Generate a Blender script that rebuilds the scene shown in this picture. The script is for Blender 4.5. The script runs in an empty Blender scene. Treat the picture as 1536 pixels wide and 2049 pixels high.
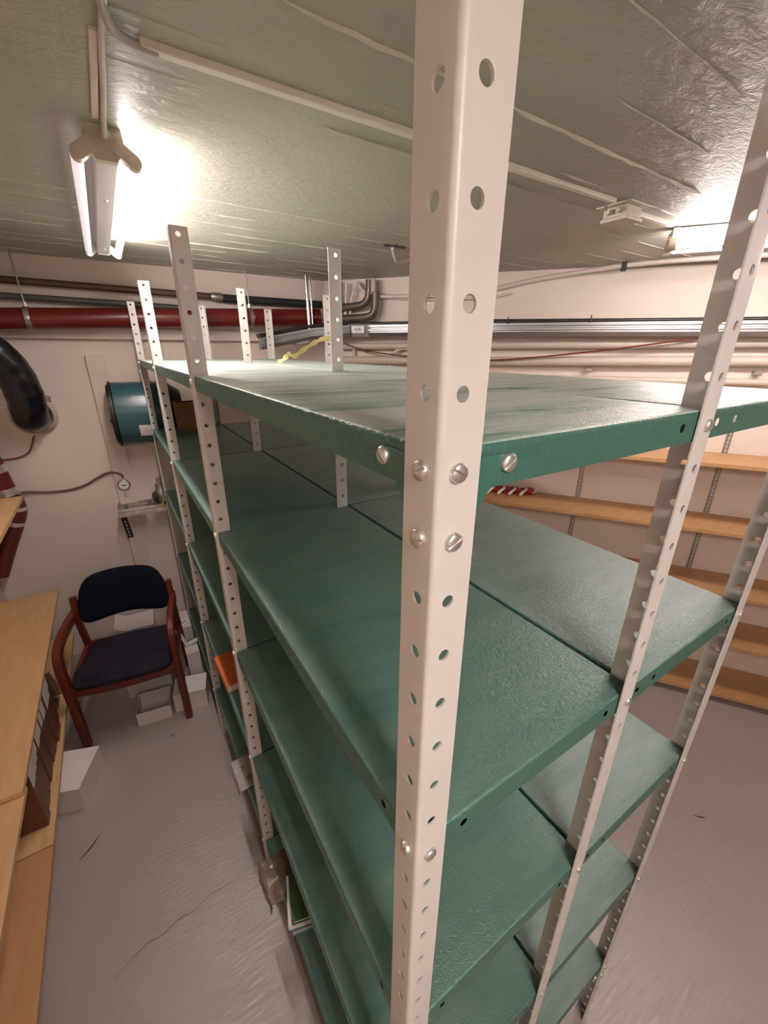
import bpy, bmesh, math, random
from mathutils import Vector, Matrix, Euler
random.seed(7)
PI = math.pi
S = bpy.context.scene
COL = S.collection

# ------------------------------------------------------------------ camera, world, exposure
cam_d = bpy.data.cameras.new('camera')
cam = bpy.data.objects.new('camera', cam_d)
COL.objects.link(cam)
cam.location = (-0.16606, -0.19547, 2.09511)
cam.rotation_euler = (1.19644, -0.00617, -0.56761)
cam_d.sensor_fit = 'HORIZONTAL'
cam_d.sensor_width = 36.0
cam_d.lens = 825.0 / 1536.0 * 36.0
cam_d.clip_start = 0.01
S.camera = cam

W = bpy.data.worlds.new('room_air')
S.world = W
W.use_nodes = True
W.node_tree.nodes['Background'].inputs[0].default_value = (1.0, 0.93, 0.88, 1)
W.node_tree.nodes['Background'].inputs[1].default_value = 0.02

S.view_settings.view_transform = 'Standard'
S.view_settings.look = 'None'
S.view_settings.exposure = 1.52
S.view_settings.gamma = 1.0
S.cycles.use_denoising = True
S.cycles.max_bounces = 10
S.cycles.diffuse_bounces = 6
S.cycles.sample_clamp_indirect = 8.0
TUBE_POWER = 42.0
TUBE_COLOR = (1.0, 0.895, 0.865)

# ------------------------------------------------------------------ materials
def mat_base(name):
    m = bpy.data.materials.new(name)
    m.use_nodes = True
    return m, m.node_tree, m.node_tree.nodes['Principled BSDF']

def node(nt, kind, **kw):
    n = nt.nodes.new(kind)
    for k, v in kw.items():
        setattr(n, k, v)
    return n

def coords(nt, scale=(1, 1, 1), rot=(0, 0, 0), world=True):
    if world:
        src = node(nt, 'ShaderNodeNewGeometry').outputs['Position']
    else:
        src = node(nt, 'ShaderNodeTexCoord').outputs['Object']
    mp = node(nt, 'ShaderNodeMapping')
    mp.inputs['Scale'].default_value = scale
    mp.inputs['Rotation'].default_value = rot
    nt.links.new(src, mp.inputs['Vector'])
    return mp.outputs['Vector']

def noise(nt, vec, scale, detail=4, rough=0.55, dist=0.0):
    n = node(nt, 'ShaderNodeTexNoise')
    n.inputs['Scale'].default_value = scale
    n.inputs['Detail'].default_value = detail
    n.inputs['Roughness'].default_value = rough
    n.inputs['Distortion'].default_value = dist
    nt.links.new(vec, n.inputs['Vector'])
    return n.outputs['Fac']

def ramp(nt, fac, stops):
    r = node(nt, 'ShaderNodeValToRGB')
    el = r.color_ramp.elements
    while len(el) < len(stops):
        el.new(0.5)
    for e, (p, c) in zip(el, stops):
        e.position = p
        e.color = (c[0], c[1], c[2], 1) if hasattr(c, '__len__') else (c, c, c, 1)
    nt.links.new(fac, r.inputs['Fac'])
    return r.outputs['Color']

def bump(nt, bsdf, fac, strength, dist, prev=None):
    b = node(nt, 'ShaderNodeBump')
    b.inputs['Strength'].default_value = strength
    b.inputs['Distance'].default_value = dist
    nt.links.new(fac, b.inputs['Height'])
    if prev is not None:
        nt.links.new(prev, b.inputs['Normal'])
    nt.links.new(b.outputs['Normal'], bsdf.inputs['Normal'])
    return b.outputs['Normal']

def simple(name, col, rough=0.5, metal=0.0, vary=0.0, vscale=8.0, bmp=0.0, bscale=60.0, spec=None):
    m, nt, b = mat_base(name)
    b.inputs['Roughness'].default_value = rough
    b.inputs['Metallic'].default_value = metal
    if spec is not None:
        b.inputs['Specular IOR Level'].default_value = spec
    v = coords(nt)
    f = noise(nt, v, vscale)
    lo = tuple(c * (1 - vary) for c in col)
    hi = tuple(min(1, c * (1 + vary)) for c in col)
    nt.links.new(ramp(nt, f, [(0.3, lo), (0.7, hi)]), b.inputs['Base Color'])
    if bmp:
        bump(nt, b, noise(nt, v, bscale, 5), bmp, 0.002)
    return m

def m_shelf(name, dusty, worn=False):
    m, nt, b = mat_base(name)
    v = coords(nt, (1, 1, 1))
    streak = noise(nt, coords(nt, (1.6, 8.0, 3.0), (0, 0, 0.30)), 2.0, 6, 0.62, 0.5)
    fine = noise(nt, coords(nt, (5, 30, 8), (0, 0, 0.2)), 3.0, 5, 0.6)
    mixf = node(nt, 'ShaderNodeMath', operation='MULTIPLY_ADD')
    nt.links.new(fine, mixf.inputs[0])
    mixf.inputs[1].default_value = 0.35
    nt.links.new(streak, mixf.inputs[2])
    green = (0.080, 0.235, 0.170)
    dust = (0.25, 0.36, 0.31)
    if dusty:
        c = ramp(nt, mixf.outputs[0], [(0.49, (0.10, 0.25, 0.195)), (0.57, (0.30, 0.42, 0.365)), (0.66, (0.50, 0.575, 0.535)), (0.82, (0.58, 0.62, 0.59))])
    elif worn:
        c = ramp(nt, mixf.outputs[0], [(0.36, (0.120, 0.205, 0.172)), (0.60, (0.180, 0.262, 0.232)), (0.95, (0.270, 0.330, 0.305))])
    else:
        c = ramp(nt, mixf.outputs[0], [(0.40, (0.066, 0.160, 0.126)), (0.62, (0.100, 0.200, 0.163)), (0.95, (0.150, 0.230, 0.196))])
    # dust lies only on what faces up
    gn = node(nt, 'ShaderNodeNewGeometry')
    sx = node(nt, 'ShaderNodeSeparateXYZ')
    nt.links.new(gn.outputs['True Normal'], sx.inputs[0])
    ab = node(nt, 'ShaderNodeMath', operation='GREATER_THAN')
    ab.inputs[1].default_value = 0.8
    nt.links.new(sx.outputs['Z'], ab.inputs[0])
    mx = node(nt, 'ShaderNodeMix', data_type='RGBA')
    nt.links.new(ab.outputs[0], mx.inputs['Factor'])
    mx.inputs[6].default_value = (0.046, 0.140, 0.108, 1)
    nt.links.new(c, mx.inputs[7])
    nt.links.new(mx.outputs[2], b.inputs['Base Color'])
    rr = node(nt, 'ShaderNodeMapRange')
    rr.inputs['To Min'].default_value = 0.26
    rr.inputs['To Max'].default_value = 0.40
    nt.links.new(streak, rr.inputs['Value'])
    nt.links.new(rr.outputs[0], b.inputs['Roughness'])
    peel = noise(nt, v, 170, 3, 0.5, 1.2)
    n1 = bump(nt, b, peel, 0.8, 0.0020)
    bump(nt, b, noise(nt, v, 28, 2), 0.12, 0.004, n1)
    return m

def m_floor():
    m, nt, b = mat_base('painted_floor')
    v = coords(nt)
    f = noise(nt, v, 1.6, 6, 0.6, 0.3)
    nt.links.new(ramp(nt, f, [(0.3, (0.385, 0.325, 0.305)), (0.7, (0.420, 0.358, 0.337))]), b.inputs['Base Color'])
    b.inputs['Roughness'].default_value = 0.22
    b.inputs['Specular IOR Level'].default_value = 0.75
    brush = noise(nt, coords(nt, (1.4, 9, 1), (0, 0, 1.15)), 9, 7, 0.65, 0.4)
    n1 = bump(nt, b, brush, 0.55, 0.004)
    bump(nt, b, noise(nt, v, 45, 4, 0.6), 0.14, 0.002, n1)
    return m

def m_ceiling(name='ceiling_paint', c0=(0.385, 0.380, 0.312), c1=(0.455, 0.446, 0.375), rough=0.42):
    m, nt, b = mat_base(name)
    v = coords(nt)
    nt.links.new(ramp(nt, noise(nt, v, 2.0, 5), [(0.3, c0), (0.7, c1)]), b.inputs['Base Color'])
    b.inputs['Roughness'].default_value = rough
    stroke = noise(nt, coords(nt, (2.2, 6, 1), (0, 0, 0.5)), 7, 6, 0.62, 1.6)
    n1 = bump(nt, b, stroke, 0.60, 0.012)
    n2 = bump(nt, b, noise(nt, v, 60, 4, 0.6, 0.6), 0.45, 0.004, n1)
    vo = node(nt, 'ShaderNodeTexVoronoi')
    vo.inputs['Scale'].default_value = 26
    nt.links.new(v, vo.inputs['Vector'])
    pit = ramp(nt, vo.outputs['Distance'], [(0.0, 0.0), (0.16, 1.0)])
    bump(nt, b, pit, 0.10, 0.004, n2)
    return m

def m_wall(name, col):
    m, nt, b = mat_base(name)
    v = coords(nt)
    lo = tuple(c * 0.93 for c in col)
    nt.links.new(ramp(nt, noise(nt, v, 1.7, 5), [(0.3, lo), (0.7, col)]), b.inputs['Base Color'])
    b.inputs['Roughness'].default_value = 0.55
    n1 = bump(nt, b, noise(nt, coords(nt, (1, 1, 5)), 3.2, 5, 0.6), 0.22, 0.012)
    bump(nt, b, noise(nt, v, 55, 4, 0.6), 0.15, 0.002, n1)
    return m

def m_wood(name, a, c, along=(1, 14, 14)):
    m, nt, b = mat_base(name)
    v = coords(nt, along)
    f = noise(nt, v, 3.0, 6, 0.6, 0.5)
    nt.links.new(ramp(nt, f, [(0.32, a), (0.68, c)]), b.inputs['Base Color'])
    b.inputs['Roughness'].default_value = 0.45
    bump(nt, b, f, 0.05, 0.002)
    return m

def m_emit(name, col, power):
    m, nt, b = mat_base(name)
    b.inputs['Base Color'].default_value = (0.9, 0.9, 0.9, 1)
    b.inputs['Emission Color'].default_value = (*col, 1)
    b.inputs['Emission Strength'].default_value = power
    return m

def m_glassy(name, col, rough, alpha):
    m, nt, b = mat_base(name)
    b.inputs['Base Color'].default_value = (*col, 1)
    b.inputs['Roughness'].default_value = rough
    b.inputs['Alpha'].default_value = alpha
    v = coords(nt)
    bump(nt, b, noise(nt, v, 40, 4), 0.5, 0.006)
    return m

M = {}
M['shelf'] = m_shelf('green_enamel', False)
M['shelf_worn_glare'] = m_shelf('green_enamel_worn_glare', False, True)  # greyed by wear, and lightened so the colour carries the right lamp's glare
M['shelf_top'] = m_shelf('green_enamel_dusty', True)
M['green_plate'] = simple('green_enamel_plate', (0.046, 0.140, 0.108), 0.36, 0, 0.04, 9, 0.10, 160)
M['upright'] = simple('light_grey_enamel', (0.64, 0.60, 0.57), 0.36, 0, 0.03, 6, 0.05, 180)
M['zinc'] = simple('zinc_plated_steel', (0.74, 0.72, 0.70), 0.36, 0.9, 0.08, 40)
M['chrome'] = simple('bright_steel', (0.72, 0.71, 0.70), 0.18, 1.0, 0.05, 20)
M['alu'] = simple('aluminium_trunking', (0.40, 0.40, 0.41), 0.36, 0.8, 0.05, 6)
M['galv'] = simple('galvanised_steel', (0.36, 0.33, 0.30), 0.42, 0.8, 0.15, 20)
M['elbow'] = simple('aged_elbow_paint', (0.13, 0.105, 0.085), 0.35, 0.3, 0.2, 14)
M['dark_steel'] = simple('dark_steel', (0.055, 0.048, 0.044), 0.42, 0.5, 0.2, 18)
M['floor'] = m_floor()
M['ceiling'] = m_ceiling()
M['seam'] = m_ceiling('ceiling_seam_paint', (0.46, 0.455, 0.37), (0.56, 0.55, 0.46), 0.5)
M['seam_bright'] = m_ceiling('ceiling_bare_seam', (0.58, 0.54, 0.44), (0.66, 0.61, 0.52), 0.6)
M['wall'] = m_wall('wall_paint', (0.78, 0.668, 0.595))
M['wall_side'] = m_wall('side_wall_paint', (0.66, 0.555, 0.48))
M['wallpipe'] = simple('painted_pipe', (0.56, 0.475, 0.40), 0.45, 0, 0.06, 6, 0.08, 40)
M['wallboard'] = simple('painted_board', (0.68, 0.59, 0.52), 0.5, 0, 0.05, 9, 0.12, 50)
M['beige_plastic'] = simple('beige_plastic', (0.60, 0.55, 0.46), 0.45, 0, 0.05, 10)
M['lamp_metal'] = simple('lamp_white_enamel', (0.62, 0.58, 0.56), 0.4, 0, 0.04, 10)
M['lamp_plate'] = simple('lamp_aged_plate', (0.50, 0.46, 0.37), 0.45, 0, 0.06, 12)
M['lamp_holder'] = simple('lamp_aged_holder', (0.56, 0.47, 0.38), 0.45, 0, 0.06, 12)
M['tube'] = m_emit('lit_tube', TUBE_COLOR, TUBE_POWER)
M['tube_old'] = m_emit('aged_lit_tube', TUBE_COLOR, TUBE_POWER * 0.50)
M['tube_new'] = m_emit('newer_lit_tube', TUBE_COLOR, TUBE_POWER * 1.05)
M['tube_dim'] = m_emit('failing_tube', (1.0, 0.86, 0.96), TUBE_POWER * 0.005)
M['tube_off'] = simple('unlit_tube', (0.80, 0.76, 0.78), 0.18, 0, 0.02, 5)
M['trunk'] = simple('cream_trunking', (0.76, 0.71, 0.62), 0.42, 0, 0.03, 8)
M['cable'] = simple('grey_cable_sheath', (0.42, 0.38, 0.33), 0.45, 0, 0.05, 14)
M['cable_white'] = simple('white_cable_sheath', (0.66, 0.59, 0.53), 0.4, 0, 0.04, 14)
M['cable_black'] = simple('black_cable_sheath', (0.03, 0.026, 0.028), 0.35, 0, 0.2, 14)
M['red_paint'] = simple('red_pipe_paint', (0.125, 0.009, 0.008), 0.32, 0, 0.12, 8, 0.05, 30)
M['red_dull'] = simple('dull_red_paint', (0.13, 0.028, 0.025), 0.4, 0, 0.15, 8)
M['brown_pipe'] = simple('old_brown_pipe', (0.10, 0.055, 0.035), 0.5, 0.1, 0.35, 14, 0.1, 60)
M['grey_pipe'] = simple('dark_grey_pipe', (0.095, 0.09, 0.08), 0.5, 0.1, 0.2, 14)
M['black_foam'] = simple('black_pipe_foam', (0.018, 0.021, 0.024), 0.65, 0, 0.2, 30)
M['tape'] = simple('black_tape_wrap', (0.008, 0.007, 0.009), 0.26, 0, 0.3, 18, 0.9, 20)
M['teal'] = simple('teal_blower_paint', (0.030, 0.088, 0.108), 0.25, 0, 0.06, 8)
M['black_paint'] = simple('black_enamel', (0.010, 0.010, 0.012), 0.35, 0, 0.2, 10)
M['paper'] = simple('white_paper', (0.74, 0.68, 0.66), 0.6, 0, 0.03, 20)
M['card_white'] = simple('white_cardboard', (0.72, 0.64, 0.59), 0.65, 0, 0.04, 9, 0.05, 40)
M['card_bright'] = simple('bright_white_cardboard', (0.80, 0.74, 0.73), 0.6, 0, 0.03, 9)
M['ink'] = simple('black_ink', (0.02, 0.02, 0.02), 0.6)
M['board'] = m_wood('chipboard_tan', (0.47, 0.255, 0.105), (0.56, 0.32, 0.15), (3, 22, 14))
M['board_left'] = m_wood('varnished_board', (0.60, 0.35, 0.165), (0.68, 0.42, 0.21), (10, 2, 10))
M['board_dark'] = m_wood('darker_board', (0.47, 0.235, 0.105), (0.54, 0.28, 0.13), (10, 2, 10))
M['board_edge'] = simple('board_edge_band', (0.33, 0.19, 0.09), 0.6, 0, 0.15, 30)
M['brown_card'] = simple('brown_file_card', (0.150, 0.052, 0.024), 0.45, 0, 0.2, 12)
M['olive_card'] = simple('olive_card', (0.30, 0.22, 0.085), 0.55, 0, 0.15, 12)
M['cherry'] = m_wood('cherry_stained_wood', (0.115, 0.016, 0.006), (0.160, 0.025, 0.010), (8, 8, 8))
M['navy'] = simple('navy_upholstery', (0.007, 0.007, 0.017), 0.9, 0, 0.3, 120, 0.3, 420, spec=0.15)
M['navy_seat'] = simple('worn_navy_upholstery', (0.020, 0.018, 0.030), 0.9, 0, 0.35, 9, 0.3, 420, spec=0.2)
M['orange'] = simple('orange_cover', (0.56, 0.13, 0.028), 0.5, 0, 0.06, 10)
M['green_cover'] = simple('green_book_cover', (0.035, 0.085, 0.016), 0.5, 0, 0.06, 10)
M['blue_cover'] = simple('blue_book_cover', (0.12, 0.22, 0.30), 0.5, 0, 0.06, 10)
M['red_plastic'] = simple('red_plastic', (0.42, 0.008, 0.012), 0.3, 0, 0.08, 10)
M['white_plastic'] = simple('white_plastic', (0.82, 0.78, 0.76), 0.35, 0, 0.02, 10)
M['yellow_tape'] = m_glassy('clear_yellow_tape', (0.72, 0.62, 0.26), 0.2, 0.72)
M['clear_wrap'] = m_glassy('smoky_plastic_wrap', (0.22, 0.15, 0.11), 0.12, 0.55)
M['white_wrap'] = m_glassy('white_plastic_bag', (0.55, 0.47, 0.42), 0.3, 0.8)
M['wire'] = simple('tan_wire', (0.42, 0.25, 0.10), 0.5)
M['copper'] = simple('brown_cord', (0.16, 0.09, 0.06), 0.5)
M['old_wood'] = m_wood('old_brown_wood', (0.15, 0.075, 0.022), (0.19, 0.10, 0.032), (6, 6, 6))
M['red_cord'] = simple('dark_red_cord', (0.17, 0.012, 0.012), 0.45)

# ------------------------------------------------------------------ mesh helpers
def finish(name, bm, mat, parent=None, smooth=None, loc=None, rot=None):
    me = bpy.data.meshes.new(name)
    bm.to_mesh(me)
    bm.free()
    mats = mat if isinstance(mat, (list, tuple)) else [mat]
    for x in mats:
        me.materials.append(M[x])
    if smooth is not None:
        for p in me.polygons:
            p.use_smooth = True
        me.set_sharp_from_angle(angle=math.radians(smooth))
    o = bpy.data.objects.new(name, me)
    COL.objects.link(o)
    if parent is not None:
        o.parent = parent
    if loc is not None:
        o.location = loc
    if rot is not None:
        o.rotation_euler = rot
    return o

def tag(o, label=None, cat=None, group=None, kind=None):
    if label: o['label'] = label
    if cat: o['category'] = cat
    if group: o['group'] = group
    if kind: o['kind'] = kind
    return o

def empty(name, loc=(0, 0, 0), rz=0.0, rot=None):
    o = bpy.data.objects.new(name, None)
    o.empty_display_size = 0.05
    COL.objects.link(o)
    o.location = loc
    o.rotation_euler = rot if rot else (0, 0, rz)
    return o

def struct(name, bm, mat, smooth=None):
    return tag(finish(name, bm, mat, None, smooth), kind='structure')

def NB():
    return bmesh.new()

def box(bm, lo, hi, bev=0.0, mi=0, mtx=None, seg=2):
    lo, hi = Vector(lo), Vector(hi)
    t = bmesh.new()
    bmesh.ops.create_cube(t, size=1.0)
    for v in t.verts:
        v.co = Vector([(lo[i] + hi[i]) / 2 + v.co[i] * (hi[i] - lo[i]) for i in range(3)])
    if bev > 0:
        bmesh.ops.bevel(t, geom=t.edges[:] , offset=bev, segments=seg, profile=0.5, affect='EDGES')
    merge(bm, t, mtx, mi)

def merge(bm, t, mtx=None, mi=0):
    if mtx is not None:
        bmesh.ops.transform(t, matrix=mtx, verts=t.verts)
    t.verts.ensure_lookup_table()
    mp = [bm.verts.new(v.co) for v in t.verts]
    for i, v in enumerate(t.verts):
        v.index = i
    for f in t.faces:
        try:
            nf = bm.faces.new([mp[v.index] for v in f.verts])
            nf.material_index = mi
        except ValueError:
            pass
    t.free()

def frame(d):
    d = Vector(d).normalized()
    a = Vector((0, 0, 1)) if abs(d.z) < 0.9 else Vector((1, 0, 0))
    u = d.cross(a).normalized()
    return u, d.cross(u).normalized()

def tube(bm, pts, r, seg=12, mi=0, cap=True, rz=None):
    pts = [Vector(p) for p in pts]
    n = len(pts)
    rs = r if hasattr(r, '__len__') else [r] * n
    rings = []
    u = None
    for i, p in enumerate(pts):
        d = (pts[min(i + 1, n - 1)] - pts[max(i - 1, 0)]).normalized()
        if u is None:
            u, w = frame(d)
        else:
            u = (u - d * u.dot(d)).normalized()
            w = d.cross(u)
        rings.append([bm.verts.new(p + (u * math.cos(2 * PI * k / seg) + w * math.sin(2 * PI * k / seg)) * rs[i]) for k in range(seg)])
    for a, b in zip(rings, rings[1:]):
        for k in range(seg):
            f = bm.faces.new((a[k], a[(k + 1) % seg], b[(k + 1) % seg], b[k]))
            f.material_index = mi
    if cap:
        bm.faces.new(rings[0][::-1]).material_index = mi
        bm.faces.new(rings[-1]).material_index = mi

def sweep_rect(bm, pts, w, h, side=None, mi=0, bev=0.0):
    """flat bar swept along pts; w along the side vector, h across"""
    pts = [Vector(p) for p in pts]
    n = len(pts)
    ws = w if hasattr(w, '__len__') else [w] * n
    hs = h if hasattr(h, '__len__') else [h] * n
    side = Vector(side)
    rings = []
    for i, p in enumerate(pts):
        d = (pts[min(i + 1, n - 1)] - pts[max(i - 1, 0)]).normalized()
        s = (side - d * side.dot(d)).normalized()
        t = d.cross(s)
        a, b = ws[i] / 2, hs[i] / 2
        c = min(a, b) * bev
        prof = [(a - c, -b), (a, -b + c), (a, b - c), (a - c, b), (-a + c, b), (-a, b - c), (-a, -b + c), (-a + c, -b)] if bev else [(a, -b), (a, b), (-a, b), (-a, -b)]
        rings.append([bm.verts.new(p + s * x + t * y) for x, y in prof])
    m = len(rings[0])
    for a, b in zip(rings, rings[1:]):
        for k in range(m):
            bm.faces.new((a[k], a[(k + 1) % m], b[(k + 1) % m], b[k])).material_index = mi
    bm.faces.new(rings[0][::-1]).material_index = mi
    bm.faces.new(rings[-1]).material_index = mi

def smooth_path(pts, k=6):
    P = [Vector(p) for p in pts]
    out = []
    for i in range(len(P) - 1):
        p0, p1, p2, p3 = P[max(i - 1, 0)], P[i], P[i + 1], P[min(i + 2, len(P) - 1)]
        for j in range(k):
            t = j / k
            out.append(0.5 * ((2 * p1) + (p2 - p0) * t + (2 * p0 - 5 * p1 + 4 * p2 - p3) * t * t + (3 * p1 - p0 - 3 * p2 + p3) * t ** 3))
    out.append(P[-1])
    return out

def prism(bm, poly, fn, t, mi=0):
    """poly in 2D, fn(a,b,c) -> 3D, extruded over c in 0..t"""
    a = [bm.verts.new(fn(x, y, 0)) for x, y in poly]
    b = [bm.verts.new(fn(x, y, t)) for x, y in poly]
    n = len(poly)
    fs = [bm.faces.new(a[::-1]), bm.faces.new(b)]
    for k in range(n):
        fs.append(bm.faces.new((a[k], a[(k + 1) % n], b[(k + 1) % n], b[k])))
    for f in fs:
        f.material_index = mi

def lathe(bm, prof, seg=24, mtx=None, mi=0):
    t = bmesh.new()
    rings = []
    for r, z in prof:
        if r < 1e-6:
            rings.append([t.verts.new((0, 0, z))])
        else:
            rings.append([t.verts.new((r * math.cos(2 * PI * k / seg), r * math.sin(2 * PI * k / seg), z)) for k in range(seg)])
    for a, b in zip(rings, rings[1:]):
        for k in range(seg):
            k2 = (k + 1) % seg
            if len(a) == 1 and len(b) == 1:
                continue
            if len(a) == 1:
                t.faces.new((a[0], b[k], b[k2]))
            elif len(b) == 1:
                t.faces.new((a[k], a[k2], b[0]))
            else:
                t.faces.new((a[k], a[k2], b[k2], b[k]))
    merge(bm, t, mtx, mi)

def hole_cell(bm, P, u0, u1, v0, v1, hu, hv, r, n=16):
    """rectangle [u0,u1]x[v0,v1] with a round hole; P(u,v)->3D"""
    angs = [2 * PI * (k + 0.5) / n for k in range(n)]
    circ, rect = [], []
    for a in angs:
        c, s = math.cos(a), math.sin(a)
        circ.append((hu + r * c, hv + r * s))
        t = min(((u1 - hu) if c > 0 else (u0 - hu)) / c if abs(c) > 1e-9 else 1e9,
                ((v1 - hv) if s > 0 else (v0 - hv)) / s if abs(s) > 1e-9 else 1e9)
        rect.append((hu + t * c, hv + t * s))
    cv = [bm.verts.new(P(*q)) for q in circ]
    rv = [bm.verts.new(P(*q)) for q in rect]
    corners = [(u1, v1), (u0, v1), (u0, v0), (u1, v0)]
    ca = [math.atan2(y - hv, x - hu) % (2 * PI) for x, y in corners]
    for k in range(n):
        k2 = (k + 1) % n
        a0, a1 = angs[k], angs[k2] + (2 * PI if k2 == 0 else 0)
        mid = None
        for q, a in zip(corners, ca):
            for aa in (a, a + 2 * PI):
                if a0 < aa < a1:
                    mid = q
        if mid:
            bm.faces.new((cv[k], rv[k], bm.verts.new(P(*mid)), rv[k2], cv[k2]))
        else:
            bm.faces.new((cv[k], rv[k], rv[k2], cv[k2]))

# ------------------------------------------------------------------ room geometry
def zc(y):
    return 2.54 + 0.012 * (y - 0.6)
BR = -0.05
def back(x, off=0.0, z=0.0):
    return Vector((x, 3.0292 + BR * (x + 0.01) - off, z))
WP = Vector((2.0312, 1.9288, 0)); WD = Vector((0.56687, -0.82381, 0)); WN = Vector((-0.82381, -0.56687, 0))
def right(s, off=0.0, z=0.0):
    return WP + WD * s + WN * off + Vector((0, 0, z))
SC = -1.2551
corner = right(SC)
S_END = 6.2266
XL, YF = -1.0, -3.2
pA = back(XL)
pE = right(S_END)

def wall_panel(name, a, b, thick, mat='wall', n=24):
    bm = NB()
    a, b = Vector((a.x, a.y, 0)), Vector((b.x, b.y, 0))
    d = (b - a).normalized()
    nrm = Vector((d.y, -d.x, 0))      # outward side
    q = []
    for p in (a, b):
        q.append([bm.verts.new((p.x, p.y, 0)), bm.verts.new((p.x, p.y, zc(p.y) + 0.02)),
                  bm.verts.new((p.x - nrm.x * -thick, p.y - nrm.y * -thick, zc(p.y) + 0.02)), bm.verts.new((p.x - nrm.x * -thick, p.y - nrm.y * -thick, 0))])
    for k in range(4):
        bm.faces.new((q[0][k], q[0][(k + 1) % 4], q[1][(k + 1) % 4], q[1][k]))
    bm.faces.new(q[0][::-1]); bm.faces.new(q[1])
    bmesh.ops.recalc_face_normals(bm, faces=bm.faces)
    return struct(name, bm, mat)

wall_panel('wall_back', corner, pA, 0.12)
wall_panel('wall_right', pE, corner, 0.12)
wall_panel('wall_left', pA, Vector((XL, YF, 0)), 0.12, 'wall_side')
wall_panel('wall_front', Vector((XL, YF, 0)), pE, 0.12)

bm = NB()
box(bm, (-1.3, -3.4, -0.1), (5.8, 3.4, 0.0))
struct('floor', bm, 'floor')

# ceiling: cast concrete with the ridges left between the shuttering boards
bm = NB()
vs = [bm.verts.new(p) for p in [(-1.3, -3.4, zc(-3.4)), (5.8, -3.4, zc(-3.4)), (5.8, 3.4, zc(3.4)), (-1.3, 3.4, zc(3.4))]]
vt = [bm.verts.new(v.co + Vector((0, 0, 0.1))) for v in vs]
bm.faces.new(vs[::-1]); bm.faces.new(vt)
for k in range(4):
    bm.faces.new((vs[k], vs[(k + 1) % 4], vt[(k + 1) % 4], vt[k]))
rnd = random.Random(3)
seams = []
y = -2.9
while y < 3.1:
    seams.append(y)
    y += 0.138
def ridge(x0, x1, yy, w, h, mi):
    n = max(2, int((x1 - x0) / 0.04))
    A, B_, Cc = [], [], []
    for i in range(n + 1):
        x = x0 + (x1 - x0) * i / n
        ww = w * (0.55 + 0.9 * rnd.random()) * (0.2 if i in (0, n) else 1)
        hh = h * (0.4 + 0.9 * rnd.random()) * (0.05 if i in (0, n) else 1)
        y0 = yy + 0.018 * (x - 0.4) + rnd.uniform(-0.0012, 0.0012)
        A.append(bm.verts.new((x, y0 - ww, zc(y0 - ww) + 0.0004)))
        B_.append(bm.verts.new((x, y0, zc(y0) - hh)))
        Cc.append(bm.verts.new((x, y0 + ww, zc(y0 + ww) + 0.0004)))
    for i in range(n):
        bm.faces.new((A[i], A[i + 1], B_[i + 1], B_[i])).material_index = mi
        bm.faces.new((B_[i], B_[i + 1], Cc[i + 1], Cc[i])).material_index = mi
for yy in seams:
    if abs(yy - 0.545) < 0.075 or abs(yy - 1.49) < 0.06:
        continue
    x = -0.9 + rnd.random() * 0.5
    while x < 4.5:
        L = rnd.uniform(0.12, 0.75)
        if x + L < 4.6 and not (0.9 < yy < 1.45 and x < 0.75):
            ridge(x, x + L, yy, rnd.uniform(0.0016, 0.003), rnd.uniform(0.0015, 0.004), 1)
        x += L + rnd.uniform(0.05, 0.5)
ridge(0.12, 0.62, 0.543, 0.0042, 0.0055, 2); ridge(0.60, 1.45, 0.546, 0.0045, 0.006, 2)
ridge(0.05, 0.9, 1.497, 0.003, 0.0045, 1); ridge(0.95, 2.1, 1.49, 0.002, 0.003, 1)
struct('ceiling', bm, ['ceiling', 'seam', 'seam_bright'], 30)

# thin battens and the ledge on the back wall
bm = NB()
a, b = back(-0.99, 0.03), back(1.25, 0.03)
sweep_rect(bm, [Vector((a.x, a.y, 2.175)), Vector((b.x, b.y, 2.178))], 0.03, 0.06, (0, 1, 0))
sm = struct('trim_1', bm, 'wallboard'); sm['label'] = 'painted ledge along the back wall below the red pipe'
for i, (x, z0, z1) in enumerate([(0.17, 1.70, 2.14), (0.33, 1.72, 2.14)]):
    bm = NB()
    a = back(x, 0.002)
    box(bm, (x - 0.004, a.y - 0.004, z0), (x + 0.004, a.y + 0.006, z1))
    struct('trim_%d' % (i + 2), bm, 'wallboard')

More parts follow.
